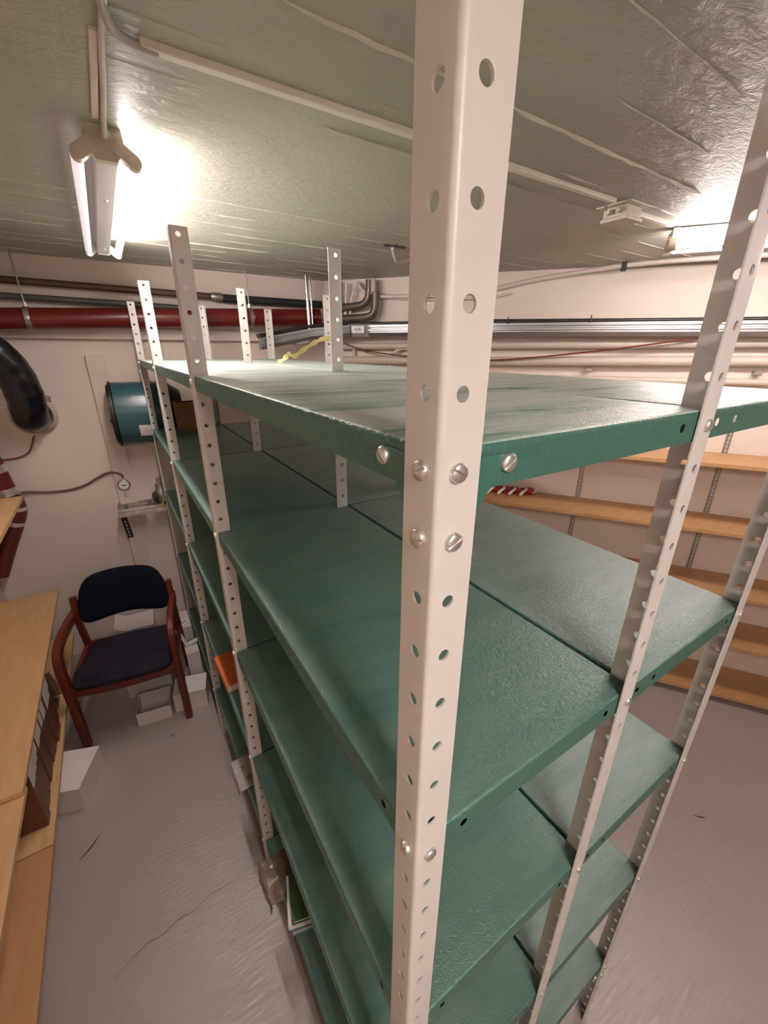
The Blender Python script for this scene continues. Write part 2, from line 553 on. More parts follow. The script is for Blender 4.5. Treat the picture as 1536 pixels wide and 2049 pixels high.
# ------------------------------------------------------------------ lamps
def lamp(loc, ang, label, group, lit=(True, True), cable=True, tube_mat='tube'):
    """twin tube batten; local y runs along the lamp, the end plate sits at y=0; z=0 at the ceiling"""
    L = 1.20
    root = empty('ceiling_lamp', loc, ang)
    tag(root, label, 'lamp', group)
    bm = NB()
    poly = [(-0.0205, -0.068), (0.0205, -0.068), (0.024, -0.020), (0.034, -0.010), (0.034, -0.002), (-0.034, -0.002), (-0.034, -0.010), (-0.024, -0.020)]
    prism(bm, poly, lambda x, z, c: Vector((x, 0.02 + c, z)), L - 0.04)
    ch = finish('channel', bm, 'lamp_metal', root)
    for yy in (0.32, 1.05):
        bm = NB()
        lathe(bm, [(0, -0.003), (0.004, -0.003), (0.006, 0)], 12, Matrix.Translation((0.0, yy, -0.068)))
        finish('cover_screw', bm, 'zinc', ch, 40)
    for yy, sg in ((0.0, -1), (L, 1)):
        bm = NB()
        if sg < 0:
            poly = [(-0.036, 0.000), (0.036, 0.000), (0.039, -0.030), (0.021, -0.070), (-0.021, -0.070), (-0.039, -0.032)]
            prism(bm, poly, lambda x, z, c: Vector((x, yy - 0.002 + c, z)), 0.022)
        else:
            poly = [(-0.023, -0.002), (0.023, -0.002), (0.022, -0.069), (-0.022, -0.069)]
            prism(bm, poly, lambda x, z, c: Vector((x, yy - 0.02 + c, z)), 0.018)
        finish('end_plate', bm, 'lamp_plate' if sg < 0 else 'lamp_metal', root)
        for sx in (-1, 1):
            bm = NB()
            # rounded tab that carries the tube ends
            pts = []
            for k in range(9):
                a_ = PI * k / 8
                pts.append((0.040 + 0.0150 * math.sin(a_), 0.0150 * math.cos(a_)))
            poly = [(0.0, -0.014)] + [(p[0], -p[1]) for p in pts] + [(0.0, 0.014)]
            ca, sa = math.cos(math.radians(38)), math.sin(math.radians(38))
            def fn(x, w, c, sx=sx, yy=yy, sg=sg):
                X = 0.022 + x * ca + w * sa * 0.9
                Z = -0.040 - x * sa + w * ca
                return Vector((sx * X, yy - sg * 0.004 + sg * (c - 0.01), Z))
            prism(bm, poly, fn, 0.024 if sg < 0 else 0.014)
            bmesh.ops.recalc_face_normals(bm, faces=bm.faces)
            finish('tube_holder', bm, 'lamp_holder' if sg < 0 else 'lamp_metal', root, 35)
    for sx, on in ((-1, lit[0]), (1, lit[1])):
        bm = NB()
        c = Vector((sx * 0.0555, 0, -0.0600))
        tube(bm, [c + Vector((0, 0.012, 0)), c + Vector((0, 0.03, 0)), c + Vector((0, L - 0.03, 0)), c + Vector((0, L - 0.012, 0))], [0.0105, 0.0125, 0.0125, 0.0105], 20)
        tb = finish('tube', bm, tube_mat if on else 'tube_dim', root, 40)
        tb['label'] = 'bright fluorescent tube' if on else 'dim failing fluorescent tube'
    if cable:
        bm = NB()
        lathe(bm, [(0.0, 0.0), (0.0105, 0.0), (0.0105, 0.004), (0.0075, 0.010), (0.0, 0.010)], 20, Matrix.Translation((0.004, -0.002, -0.022)) @ Matrix.Rotation(math.radians(90), 4, 'X'))
        finish('cable_gland', bm, 'lamp_plate', root, 40)
    return root

LX = -0.074
lamp((LX, 1.100, zc(1.7)), 0.0, 'twin fluorescent batten lamp hung over the aisle beside the green shelving', 'fluorescent ceiling lamps', (False, True), True, 'tube_new')
lamp((1.80, 0.80, zc(0.4)), math.atan2(-0.835, 0.55) - PI / 2, 'fluorescent batten lamp on the ceiling near the wall with wooden shelves', 'fluorescent ceiling lamps', (True, True), True, 'tube_old')
lamp((-0.06, -1.75, zc(-1.2)), 0.0, 'twin fluorescent batten lamp behind the viewer over the aisle', 'fluorescent ceiling lamps', (True, True))

# ------------------------------------------------------------------ shelving rack
WX, LY, HOLE, FL = 0.40, 0.90, 0.0165, 0.037
POST_H, ROW0, PITCH = 2.335, 0.02, 0.05
LEVELS = [2.02, 1.62, 1.22, 0.77, 0.32]

def upright_mesh():
    bm = NB()
    r, hr = 0.0045, 0.0052
    rows = [ROW0 + PITCH * k for k in range(int((POST_H - ROW0) / PITCH) + 1)]
    bounds = [0.0] + [z + PITCH / 2 for z in rows[:-1]] + [POST_H]
    P1 = lambda u, v: Vector((u, 0, v))
    P2 = lambda u, v: Vector((0, u, v))
    for P in (P1, P2):
        for z, v0, v1 in zip(rows, bounds, bounds[1:]):
            hole_cell(bm, P, r, FL, v0, v1, HOLE, z, hr)
    zs = sorted({round(v.co.z, 6) for v in bm.verts if abs(v.co.x - r) < 1e-6 and abs(v.co.y) < 1e-6})
    nseg = 5
    cols = []
    for k in range(nseg + 1):
        a_ = PI / 2 * k / nseg
        x, yv = r - r * math.sin(a_), r - r * math.cos(a_)
        cols.append([bm.verts.new((x, yv, z)) for z in zs])
    for c0, c1 in zip(cols, cols[1:]):
        for i in range(len(zs) - 1):
            bm.faces.new((c0[i], c0[i + 1], c1[i + 1], c1[i]))
    bmesh.ops.remove_doubles(bm, verts=bm.verts, dist=1e-5)
    bmesh.ops.recalc_face_normals(bm, faces=bm.faces)
    f = next(f for f in bm.faces if abs(f.calc_center_median().y) < 1e-6 and f.calc_center_median().x > 0.02)
    if f.normal.y > 0:
        bmesh.ops.reverse_faces(bm, faces=bm.faces)
    g = bm.verts[:] + bm.edges[:] + bm.faces[:]
    bmesh.ops.solidify(bm, geom=g, thickness=0.002)
    if min(v.co.y for v in bm.verts) < -1e-4:      # grew outwards: put it back flush
        for v in bm.verts:
            v.co += Vector((0.002, 0.002, 0))
    return bm

def shelf_mesh():
    w, l, h, r = 0.394, 0.8935, 0.034, 0.0048
    bm = NB()
    f = bm.faces.new
    V = bm.verts.new
    f([V((r, r, 0)), V((w - r, r, 0)), V((w - r, l - r, 0)), V((r, l - r, 0))])
    n = 4
    def arc(p0, p1, outd):      # rounded top edge between top and lip
        rows = []
        for k in range(n + 1):
            a_ = PI / 2 * k / n
            off = Vector(outd) * (r * math.sin(a_)) + Vector((0, 0, -r + r * math.cos(a_)))
            rows.append((V(Vector(p0) + off), V(Vector(p1) + off)))
        for a, b in zip(rows, rows[1:]):
            f((a[0], a[1], b[1], b[0]))
    arc((r, r, 0), (w - r, r, 0), (0, -1, 0)); arc((w - r, r, 0), (w - r, l - r, 0), (1, 0, 0))
    arc((w - r, l - r, 0), (r, l - r, 0), (0, 1, 0)); arc((r, l - r, 0), (r, r, 0), (-1, 0, 0))
    for cx, cy, a0 in ((r, r, PI), (w - r, r, 1.5 * PI), (w - r, l - r, 0), (r, l - r, 0.5 * PI)):
        g = []
        for k in range(n + 1):
            ph = PI / 2 * k / n
            g.append([V((cx + r * math.sin(ph) * math.cos(a0 + PI / 2 * j / n), cy + r * math.sin(ph) * math.sin(a0 + PI / 2 * j / n), -r + r * math.cos(ph))) for j in range(n + 1)])
        for k in range(n):
            for j in range(n):
                q = [g[k][j], g[k + 1][j], g[k + 1][j + 1], g[k][j + 1]]
                f(q[1:] if k == 0 else q)
        for j in range(n):
            a1, a2 = a0 + PI / 2 * j / n, a0 + PI / 2 * (j + 1) / n
            f([V((cx + r * math.cos(t), cy + r * math.sin(t), z)) for t, z in ((a1, -r), (a1, -h), (a2, -h), (a2, -r))])
    def lip(P, length):
        hs = [0.014, 0.063, length - 0.063, length - 0.014]
        us = [r, 0.038, 0.10, length - 0.10, length - 0.038, length - r]
        hole_cell(bm, P, us[0], us[1], -h, -r, hs[0], -0.0165, 0.0048)
        hole_cell(bm, P, us[1], us[2], -h, -r, hs[1], -0.0165, 0.0048)
        f([V(P(us[2], -h)), V(P(us[3], -h)), V(P(us[3], -r)), V(P(us[2], -r))])
        hole_cell(bm, P, us[3], us[4], -h, -r, hs[2], -0.0165, 0.0048)
        hole_cell(bm, P, us[4], us[5], -h, -r, hs[3], -0.0165, 0.0048)
    lip(lambda u, v: Vector((u, 0, v)), w); lip(lambda u, v: Vector((u, l, v)), w)
    lip(lambda u, v: Vector((0, u, v)), l); lip(lambda u, v: Vector((w, u, v)), l)
    t = 0.012       # return fold under the lip
    for q in ([(r, 0), (w - r, 0), (w - t, t), (t, t)], [(w, r), (w, l - r), (w - t, l - t), (w - t, t)], [(w - r, l), (r, l), (t, l - t), (w - t, l - t)], [(0, l - r), (0, r), (t, t), (t, l - t)]):
        f([V((x, yv, -h)) for x, yv in q])
    bmesh.ops.remove_doubles(bm, verts=bm.verts, dist=1e-5)
    bmesh.ops.recalc_face_normals(bm, faces=bm.faces)
    return bm

def screw_mesh():
    """pan head with a cut slot, one closed piece"""
    bm = NB()
    w, zf = 0.0009, 0.0030
    prof = [(0.0, 0.0), (0.0072, 0.0), (0.0072, 0.0018), (0.0070, 0.0029), (0.0063, 0.0038), (0.0048, 0.0045), (0.0025, 0.0049), (0.0, 0.0050)]
    lathe(bm, prof, 28)
    bmesh.ops.remove_doubles(bm, verts=bm.verts, dist=1e-6)
    for x in (-w, w):
        bmesh.ops.bisect_plane(bm, geom=bm.verts[:] + bm.edges[:] + bm.faces[:], plane_co=(x, 0, 0), plane_no=(1, 0, 0))
    dead = [f for f in bm.faces if abs(f.calc_center_median().x) < w and f.calc_center_median().z > zf - 0.0006 and f.normal.z > 0.2 or (abs(f.calc_center_median().x) < w and f.calc_center_median().z > zf)]
    bmesh.ops.delete(bm, geom=dead, context='FACES')
    sides = []
    for x in (-w, w):
        vs_ = sorted([v for v in bm.verts if abs(v.co.x - x) < 1e-7 and v.co.z > zf - 0.0012], key=lambda v: v.co.y)
        sides.append((vs_, [bm.verts.new((v.co.x, v.co.y, min(v.co.z, zf))) for v in vs_]))
    for vs_, fl in sides:
        for k in range(len(vs_) - 1):
            bm.faces.new((vs_[k], vs_[k + 1], fl[k + 1], fl[k]))
    a_, b_ = sides[0][1], sides[1][1]
    for k in range(min(len(a_), len(b_)) - 1):
        bm.faces.new((a_[k], a_[k + 1], b_[k + 1], b_[k]))
    bmesh.ops.remove_doubles(bm, verts=bm.verts, dist=2e-6)
    loose = [v for v in bm.verts if not v.link_faces]
    bmesh.ops.delete(bm, geom=loose, context='VERTS')
    bmesh.ops.recalc_face_normals(bm, faces=bm.faces)
    return bm

rack = empty('shelving_rack')
tag(rack, 'green metal shelving rack bolted to perforated light grey uprights, filling the middle of the room', 'shelving')

proto_up = finish('upright', upright_mesh(), 'upright', rack, 35)
proto_sh = finish('shelf', shelf_mesh(), 'shelf', rack, 40)
proto_sc = finish('screw', screw_mesh(), 'zinc', None, 45)
plain_mesh = proto_sh.data
top_mesh = plain_mesh.copy()
top_mesh.materials.clear()
top_mesh.materials.append(M['shelf_top'])
worn_glare_mesh = plain_mesh.copy()
worn_glare_mesh.materials.clear()
worn_glare_mesh.materials.append(M['shelf_worn_glare'])
first = {'up': True, 'sh': True, 'sc': True}
def dup(o, parent, key):
    if first[key]:
        first[key] = False
        c = o
    else:
        c = o.copy()
        COL.objects.link(c)
    c.parent = parent
    return c
def put_screw(up, loc, flange, lift=0.0):
    s_ = dup(proto_sc, up, 'sc')
    R0 = Matrix.Rotation(math.radians(90), 4, 'X') if flange == 1 else Matrix.Rotation(math.radians(-90), 4, 'Y')
    s_.matrix_local = Matrix.Translation(loc) @ R0 @ Matrix.Rotation(random.uniform(0, PI), 4, 'Z')
    return s_
ROT = {}
for i in range(3):
    for j in range(4):
        if i == 0:
            ROT[(i, j)] = 0 if j < 3 else -PI / 2
        else:
            ROT[(i, j)] = PI / 2 if j < 3 else PI
ROT[(2, 2)] = PI
ups = {}
for (i, j), rz in ROT.items():
    u = dup(proto_up, rack, 'up')
    u.location = (i * WX, j * LY, 0)
    u.rotation_euler = (0, 0, rz)
    ups[(i, j)] = u
def levels_for(i, j):
    cornerpost = i in (0, 2) and j in (0, 3)
    out = []
    for k, z in enumerate(LEVELS):
        out.append(z)
        if cornerpost and k in (0, 4):
            out.append(z - PITCH)
    return out
for key, fl in (((0, 0), (1, 2)), ((0, 1), (2,)), ((0, 2), (2,)), ((0, 3), (1,)), ((1, 0), (2,)), ((2, 0), (2,))):
    for z in levels_for(*key):
        for f_ in fl:
            put_screw(ups[key], (HOLE, 0, z) if f_ == 1 else (0, HOLE, z), f_)
for i in range(2):
    for j in range(3):
        for k, z in enumerate(LEVELS):
            s_ = dup(proto_sh, rack, 'sh')
            s_.location = (i * WX + 0.0035, j * LY + 0.0035, z + 0.0165)
            s_.data = top_mesh if k == 0 else (worn_glare_mesh if i == 1 else plain_mesh)
            if k == 0:
                s_['label'] = 'dusty top shelf'
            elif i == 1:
                s_['label'] = 'greyish worn shelf, lamp glare in its colour'
# corner gussets
def gusset(u_axis, v_axis, base, row):
    """plate standing in the plane of u_axis; base = outer corner"""
    bm = NB()
    poly = [(0.0035, 0.007), (0.070, 0.007), (0.0745, 0.0055), (0.076, 0.001), (0.0735, -0.0065), (0.066, -0.0115)]
    for k in range(1, 9):
        t = k / 8
        poly.append((0.066 - 0.036 * math.sin(t * PI / 2) - 0.0015 * t, -0.0115 - 0.078 * (1 - math.cos(t * PI / 2))))
    poly += [(0.0035, -0.0905)]
    fn = lambda a, b, c: Vector(base) + Vector(u_axis) * a + Vector(v_axis) * (0.0021 + c) + Vector((0, 0, row + b))
    prism(bm, poly, fn, 0.0012)
    bmesh.ops.recalc_face_normals(bm, faces=bm.faces)
    bmesh.ops.bevel(bm, geom=bm.edges[:], offset=0.0004, segments=1, affect='EDGES')
    g = finish('gusset_plate', bm, 'green_plate', rack)
    s_ = dup(proto_sc, g, 'sc')
    n = Vector(v_axis) * -1
    R0 = n.to_track_quat('Z', 'Y').to_matrix().to_4x4()
    s_.matrix_local = Matrix.Translation(Vector(base) + Vector(u_axis) * 0.0665 + Vector(v_axis) * 0.0021 + Vector((0, 0, row))) @ R0 @ Matrix.Rotation(random.uniform(0, PI), 4, 'Z')
for row in (LEVELS[0], LEVELS[4]):
    gusset((1, 0, 0), (0, 1, 0), (0, 0, 0), row)
    gusset((0, 1, 0), (1, 0, 0), (0, 0, 0), row)
    gusset((-1, 0, 0), (0, 1, 0), (2 * WX, 0, 0), row)
    gusset((0, -1, 0), (1, 0, 0), (0, 3 * LY, 0), row)

# ------------------------------------------------------------------ things on the rack
def book(name, lo, hi, cover, label, cat, paper='paper', rz=0.0, group=None):
    lo, hi = Vector(lo), Vector(hi)
    c = (lo + hi) / 2
    d = (hi - lo) / 2
    root = empty(name, (c.x, c.y, lo.z), rz)
    tag(root, label, cat, group)
    bm = NB()
    t = 0.003
    box(bm, (-d.x, -d.y, 0), (d.x, d.y, t), 0.0008)
    box(bm, (-d.x, -d.y, 2 * d.z - t), (d.x, d.y, 2 * d.z), 0.0008)
    box(bm, (d.x - t, -d.y, t), (d.x, d.y, 2 * d.z - t))
    finish('cover', bm, cover, root)
    bm = NB()
    box(bm, (-d.x + 0.004, -d.y + 0.003, t), (d.x - t, d.y - 0.003, 2 * d.z - t))
    finish('pages', bm, paper, root)
    return root
SH = [z + 0.0165 for z in LEVELS]
book('book', (-0.004, 1.235, SH[3]), (0.20, 1.445, SH[3] + 0.036), 'orange', 'thick orange book lying on a shelf of the green rack', 'book', rz=0.03)
zb = SH[4]
book('book', (0.006, 0.55, zb), (0.20, 0.71, zb + 0.024), 'blue_cover', 'blue book at the bottom of the stack on the lowest shelf', 'book', rz=-0.25, group='books stacked on the lowest shelf')
book('book', (0.000, 0.555, zb + 0.024), (0.19, 0.70, zb + 0.040), 'paper', 'white book in the middle of the stack on the lowest shelf', 'book', rz=-0.30, group='books stacked on the lowest shelf')
book('book', (0.012, 0.555, zb + 0.040), (0.21, 0.71, zb + 0.058), 'green_cover', 'green book on top of the stack on the lowest shelf', 'book', rz=-0.28, group='books stacked on the lowest shelf')

def crumpled(name, pts_grid, mat, label, cat, seed):
    bm = NB()
    rr = random.Random(seed)
    rows = [[bm.verts.new(Vector(p) + Vector([rr.uniform(-0.006, 0.006) for _ in range(3)])) for p in row] for row in pts_grid]
    for a, b in zip(rows, rows[1:]):
        for k in range(len(a) - 1):
            bm.faces.new((a[k], a[k + 1], b[k + 1], b[k]))
    bmesh.ops.subdivide_edges(bm, edges=bm.edges, cuts=2, use_grid_fill=True, smooth=0.6)
    o = finish(name, bm, mat, None, 180)
    md = o.modifiers.new('thickness', 'SOLIDIFY'); md.thickness = 0.0015
    return tag(o, label, cat)
# plastic wrap that hangs over the edge of the lowest shelf
crumpled('plastic_wrap', [[(0.10 - 0.145 * min(1, i / 3) + 0.006 * (i > 4) * math.sin(j), 0.685 + 0.024 * j + 0.006 * math.sin(i * 2.1), SH[4] + 0.006 - max(0, i - 3) * 0.020 * (0.4 + math.sin(PI * j / 6)) + 0.006 * math.sin(j * 1.9 + i) * (i > 0)) for j in range(7)] for i in range(7)], 'clear_wrap', 'smoky clear plastic wrap hanging over the edge of the lowest shelf', 'plastic wrap', 4)
crumpled('plastic_bag', [[(0.08 - 0.112 * min(1, i / 3), 1.14 + 0.027 * j, SH[4] + 0.004 - max(0, i - 3) * 0.024 * (0.5 + math.sin(PI * j / 6)) + 0.005 * math.sin(j * 2.3 + i)) for j in range(7)] for i in range(6)], 'white_wrap', 'crumpled whitish plastic bag poking out over the lowest shelf', 'bag', 9)
# yellow tape tied round a back upright, its tail lying on the top shelf
bm = NB()
path = smooth_path([(0.475, 1.672, SH[0] + 0.003), (0.497, 1.645, SH[0] + 0.022), (0.520, 1.655, SH[0] + 0.040), (0.545, 1.66, SH[0] + 0.030), (0.60, 1.70, SH[0] + 0.052), (0.69, 1.765, SH[0] + 0.088), (0.745, 1.796, SH[0] + 0.105), (0.786, 1.797, SH[0] + 0.112)], 5)
sweep_rect(bm, path, [0.018 + 0.006 * math.sin(i * 1.3) for i in range(len(path))], 0.0012, (0, 0.5, 1))
sweep_rect(bm, smooth_path([(0.802, 1.79, SH[0] + 0.112), (0.803, 1.81, SH[0] + 0.114), (0.76, 1.803, SH[0] + 0.112), (0.759, 1.797, SH[0] + 0.11), (0.802, 1.797, SH[0] + 0.11)], 4), 0.02, 0.0012, (0, 0, 1))
tag(finish('yellow_tape', bm, 'yellow_tape', None, 60), 'strip of clear yellow tape trailing from an upright onto the top shelf', 'tape')
# brown wooden box at the back end of the second shelf
root = empty('wooden_box', (0.215, 2.615, SH[1]), -0.05)
tag(root, 'small brown wooden box at the far end of the second shelf', 'box')
bm = NB()
t = 0.008
box(bm, (-0.08, -0.06, 0), (0.08, 0.06, t)); box(bm, (-0.08, -0.06, t), (-0.08 + t, 0.06, 0.16)); box(bm, (0.08 - t, -0.06, t), (0.08, 0.06, 0.16))
box(bm, (-0.08 + t, -0.06, t), (0.08 - t, -0.06 + t, 0.16)); box(bm, (-0.08 + t, 0.06 - t, t), (0.08 - t, 0.06, 0.16))
finish('box_body', bm, 'old_wood', root)

# ------------------------------------------------------------------ ceiling wiring
def cable(name, pts, r, mat, label, k=6, cat='cable', seg=10, group=None):
    bm = NB()
    tube(bm, smooth_path(pts, k), r, seg)
    return tag(finish(name, bm, mat, None, 60), label, cat, group)
def C(x, y_, d):
    return (x, y_, zc(y_) - d)
cable('ceiling_cable', [C(-0.088, -0.5, 0.009), C(-0.086, 0.2, 0.009), C(-0.080, 0.60, 0.009), C(-0.073, 0.675, 0.011), C(-0.058, 0.715, 0.012), C(-0.030, 0.734, 0.010), C(0.0, 0.7375, 0.008)], 0.0068, 'cable', 'grey ceiling cable that bends from the aisle into the cream trunking')
cable('ceiling_cable', [C(-0.074, -0.5, 0.009), C(-0.074, 0.3, 0.009), C(-0.074, 0.62, 0.009), C(-0.075, 0.76, 0.009), C(-0.072, 0.90, 0.009), C(-0.071, 1.03, 0.010), C(-0.0705, 1.075, 0.014), C(-0.070, 1.094, 0.021)], 0.0052, 'cable_white', 'pale cable running down the ceiling into the lamp over the aisle')
def strip(name, x0, x1, yy, w, h, mat, label, cat):
    bm = NB()
    z = zc(yy)
    box(bm, (x0, yy - w / 2, z - h), (x1, yy + w / 2, z + 0.001), 0.002)
    return tag(finish(name, bm, mat), label, cat)
strip('cable_trunking', -0.026, 1.285, 0.738, 0.019, 0.012, 'trunk', 'long cream cable trunking across the ceiling behind the tall near upright', 'trunking')
strip('cable_trunking', 1.475, 1.715, 0.765, 0.019, 0.014, 'trunk', 'short cream trunking between the junction box and the right lamp', 'trunking')
bm = NB()
box(bm, (-0.091, 0.745, zc(0.85) - 0.006), (-0.079, 1.05, zc(0.85) + 0.002), 0.001)
tag(finish('cable_strip', bm, 'wallboard', None, 60), 'short narrow strip beside the cable in front of the aisle lamp', 'cable strip')
# cable under trunking edge
cable('ceiling_cable', [C(0.0, 0.753, 0.005), C(0.6, 0.753, 0.005), C(1.2, 0.756, 0.007), C(1.30, 0.77, 0.02)], 0.0045, 'cable', 'thin grey cable along the edge of the long cream trunking', 4)
# junction box
root = empty('junction_box', (1.385, 0.765, zc(0.765)), 0.0)
tag(root, 'square cream junction box on the ceiling at the end of the long trunking', 'junction box')
bm = NB(); box(bm, (-0.060, -0.060, -0.004), (0.060, 0.060, 0.001), 0.0015); finish('back_plate', bm, 'beige_plastic', root)
bm = NB(); box(bm, (-0.042, -0.042, -0.036), (0.042, 0.042, -0.004), 0.004); finish('box_body', bm, 'beige_plastic', root)
bm = NB(); box(bm, (-0.047, -0.047, -0.046), (0.047, 0.047, -0.034), 0.004); finish('lid', bm, 'beige_plastic', root)
for sx in (-1, 1):
    for dy in (-0.02, 0.015):
        bm = NB()
        lathe(bm, [(0.0, 0), (0.008, 0), (0.008, 0.022), (0.0, 0.022)], 14, Matrix.Translation((sx * 0.040, dy, -0.020)) @ Matrix.Rotation(sx * PI / 2, 4, 'Y'))
        finish('cable_gland', bm, 'beige_plastic', root, 40)
# dark plate painting the shade inside a ragged ceiling hole, with a cable stub
bm = NB()
pts = []
for k in range(14):
    a_ = 2 * PI * k / 14
    rr_ = 1 + 0.35 * math.sin(k * 2.7)
    pts.append((1.10 + 0.062 * rr_ * math.cos(a_), 1.70 + 0.03 * rr_ * math.sin(a_)))
prism(bm, pts, lambda x, yy, c: Vector((x, yy, zc(yy) - 0.002 + c)), 0.004)
bmesh.ops.recalc_face_normals(bm, faces=bm.faces)
tag(finish('ceiling_hole_shade', bm, 'dark_steel'), 'ragged dark plate for the shade inside a ceiling hole left of the near upright', 'ceiling hole')
cable('ceiling_cable', [C(1.10, 1.72, 0.004), C(1.14, 1.76, 0.03), C(1.19, 1.81, 0.04), C(1.25, 1.845, 0.028), C(1.32, 1.86, 0.010), C(1.46, 1.87, 0.008)], 0.008, 'cable_white', 'pale cable stub coming out of the dark ceiling patch')

# ------------------------------------------------------------------ back wall pipes
def BK(x, off, z):
    return back(x, off, z)
bm = NB(); tube(bm, [BK(-0.98, 0.15, 2.217), BK(0.12, 0.15, 2.266), BK(1.20, 0.15, 2.310)], 0.055, 28)
rp = tag(finish('red_pipe', bm, 'red_paint', None, 60), 'thick dark red pipe along the back wall below the ceiling', 'pipe')
bm = NB()
d = (BK(1.20, 0.15, 2.31) - BK(1.17, 0.15, 2.3088)).normalized()
tube(bm, [BK(1.15, 0.15, 2.308), BK(1.19, 0.15, 2.3096)], 0.0585, 28); finish('end_collar', bm, 'red_paint', rp, 60)
bm = NB(); tube(bm, [BK(-0.98, 0.06, 2.44), BK(0.52, 0.06, 2.412)], 0.019, 16)
bp = tag(finish('brown_pipe', bm, 'brown_pipe', None, 60), 'thin rusty brown pipe high on the back wall running into black foam', 'pipe')
bm = NB(); tube(bm, [BK(0.50, 0.06, 2.4124), BK(0.515, 0.06, 2.412), BK(0.56, 0.06, 2.411), BK(0.575, 0.06, 2.411)], [0.021, 0.026, 0.026, 0.021], 16); finish('coupling', bm, 'galv', bp, 60)
bm = NB(); tube(bm, [BK(0.572, 0.06, 2.406), BK(1.26, 0.06, 2.403)], 0.0245, 16); o = finish('foam_sleeve', bm, 'black_foam', bp, 60)
bm = NB(); tube(bm, [BK(-0.98, 0.06, 2.362), BK(0.0, 0.06, 2.344), BK(0.34, 0.06, 2.334)], 0.017, 14)
tag(finish('grey_pipe', bm, 'grey_pipe', None, 60), 'dark grey pipe just above the thick red pipe', 'pipe')
for i, (x, z, lab) in enumerate([(-0.465, 2.240, 'steel pipe hanger with threaded rod near the left end of the red pipe'), (0.713, 2.290, 'steel pipe hanger with threaded rod on the red pipe behind the shelving')]):
    root = empty('pipe_hanger', BK(x, 0.15, z)); tag(root, lab, 'pipe hanger', 'red pipe hangers')
    bm = NB()
    ring = []
    for k in range(28):
        a_ = 2 * PI * k / 28
        ring.append((a_, 0.0565, 0.061))
    vv = [[bm.verts.new((sx * 0.012, r_ * math.cos(a_), r_ * math.sin(a_))) for sx, r_ in ((-1, 0.056), (1, 0.056), (1, 0.0605), (-1, 0.0605))] for a_, _, _ in ring]
    for k in range(28):
        for q in range(4):
            bm.faces.new((vv[k][q], vv[k][(q + 1) % 4], vv[(k + 1) % 28][(q + 1) % 4], vv[(k + 1) % 28][q]))
    box(bm, (-0.012, -0.078, -0.010), (0.012, -0.058, 0.010), 0.002)
    bmesh.ops.recalc_face_normals(bm, faces=bm.faces)
    finish('clamp_ring', bm, 'galv', root, 40)
    bm = NB(); tube(bm, [(0, 0, 0.058), (-0.003, 0.0, zc(2.85) - z)], 0.0042, 8); finish('threaded_rod', bm, 'galv', root, 60)
    bm = NB(); tube(bm, [(0, 0, 0.059), (0, 0, 0.082)], 0.010, 6); finish('nut', bm, 'zinc', root)

# hanging rod that carries the cable tray
root = empty('tray_hanger', (1.083, 2.735, 2.228)); tag(root, 'shiny double steel rod hanging from the ceiling down to the cable tray', 'tray hanger')
bm = NB(); tube(bm, [(0, 0, 0), (-0.004, 0, zc(2.735) - 2.228)], 0.0125, 14); finish('rod', bm, 'chrome', root, 60)
bm = NB(); tube(bm, [(0.032, 0.010, 0), (0.028, 0.010, zc(2.735) - 2.228)], 0.0065, 12); finish('rod', bm, 'chrome', root, 60)
bm = NB(); box(bm, (-0.035, -0.03, zc(2.735) - 2.228 - 0.012), (0.05, 0.03, zc(2.70) - 2.228 + 0.001), 0.002); finish('ceiling_foot', bm, 'galv', root)

# cable tray: two lengths of aluminium trunking that meet at a labelled joint
def tray_path(bm, pts, prof, mi=0):
    n = len(pts); pts = [Vector(p) for p in pts]
    rings = []
    for i, p in enumerate(pts):
        d_ = (pts[min(i + 1, n - 1)] - pts[max(i - 1, 0)]).normalized()
        s_ = d_.cross(Vector((0, 0, 1))).normalized()
        rings.append([bm.verts.new(p + s_ * a_ + Vector((0, 0, b_))) for a_, b_ in prof])
    m_ = len(prof)
    for a_, b_ in zip(rings, rings[1:]):
        for k in range(m_):
            bm.faces.new((a_[k], a_[(k + 1) % m_], b_[(k + 1) % m_], b_[k])).material_index = mi
    bm.faces.new(rings[0][::-1]); bm.faces.new(rings[-1])
prof = [(0.020, -0.038), (0.035, -0.018), (0.024, -0.014), (0.024, -0.006), (0.035, -0.003), (0.035, 0.007), (0.024, 0.010), (0.024, 0.018), (0.035, 0.021), (0.035, 0.036), (-0.035, 0.036), (-0.035, -0.038)]
TR = lambda s_, z: right(s_, 0.12, z)
root = empty('cable_tray', (0, 0, 0)); tag(root, 'grey aluminium cable tray along the right wall with black cables on top', 'cable tray')
bm = NB(); tray_path(bm, [TR(-0.83, 2.222), TR(0.0, 2.219), TR(1.40, 2.211), TR(2.6, 2.206)], prof); bmesh.ops.recalc_face_normals(bm, faces=bm.faces); finish('tray_rail', bm, 'alu', root)
bm = NB(); tray_path(bm, [TR(-1.0, 2.224), TR(-0.82, 2.222)], [(x * 1.08, z * 1.08) for x, z in prof[:1] + prof[9:]]); bmesh.ops.recalc_face_normals(bm, faces=bm.faces); finish('tray_joint', bm, 'alu', root)
lab = NB(); a_, b_ = TR(-0.955, 2.229), TR(-0.855, 2.228)
sweep_rect(lab, [a_ + WN * 0.040, b_ + WN * 0.040], 0.046, 0.003, (0, 0, 1)); jl = finish('joint_label', lab, 'white_plastic', root)
for q in range(3):
    bm = NB()
    for s_ in (0,):
        tube(bm, [TR(-0.98 + 0.02 * q, 2.268) + WN * (0.022 - 0.022 * q), TR(0.0, 2.264 + 0.004 * q) + WN * (0.022 - 0.022 * q), TR(1.4, 2.255) + WN * (0.022 - 0.022 * q), TR(2.6, 2.25) + WN * (0.022 - 0.022 * q)], 0.010, 10)
    finish('black_cable', bm, 'cable_black', root, 60)
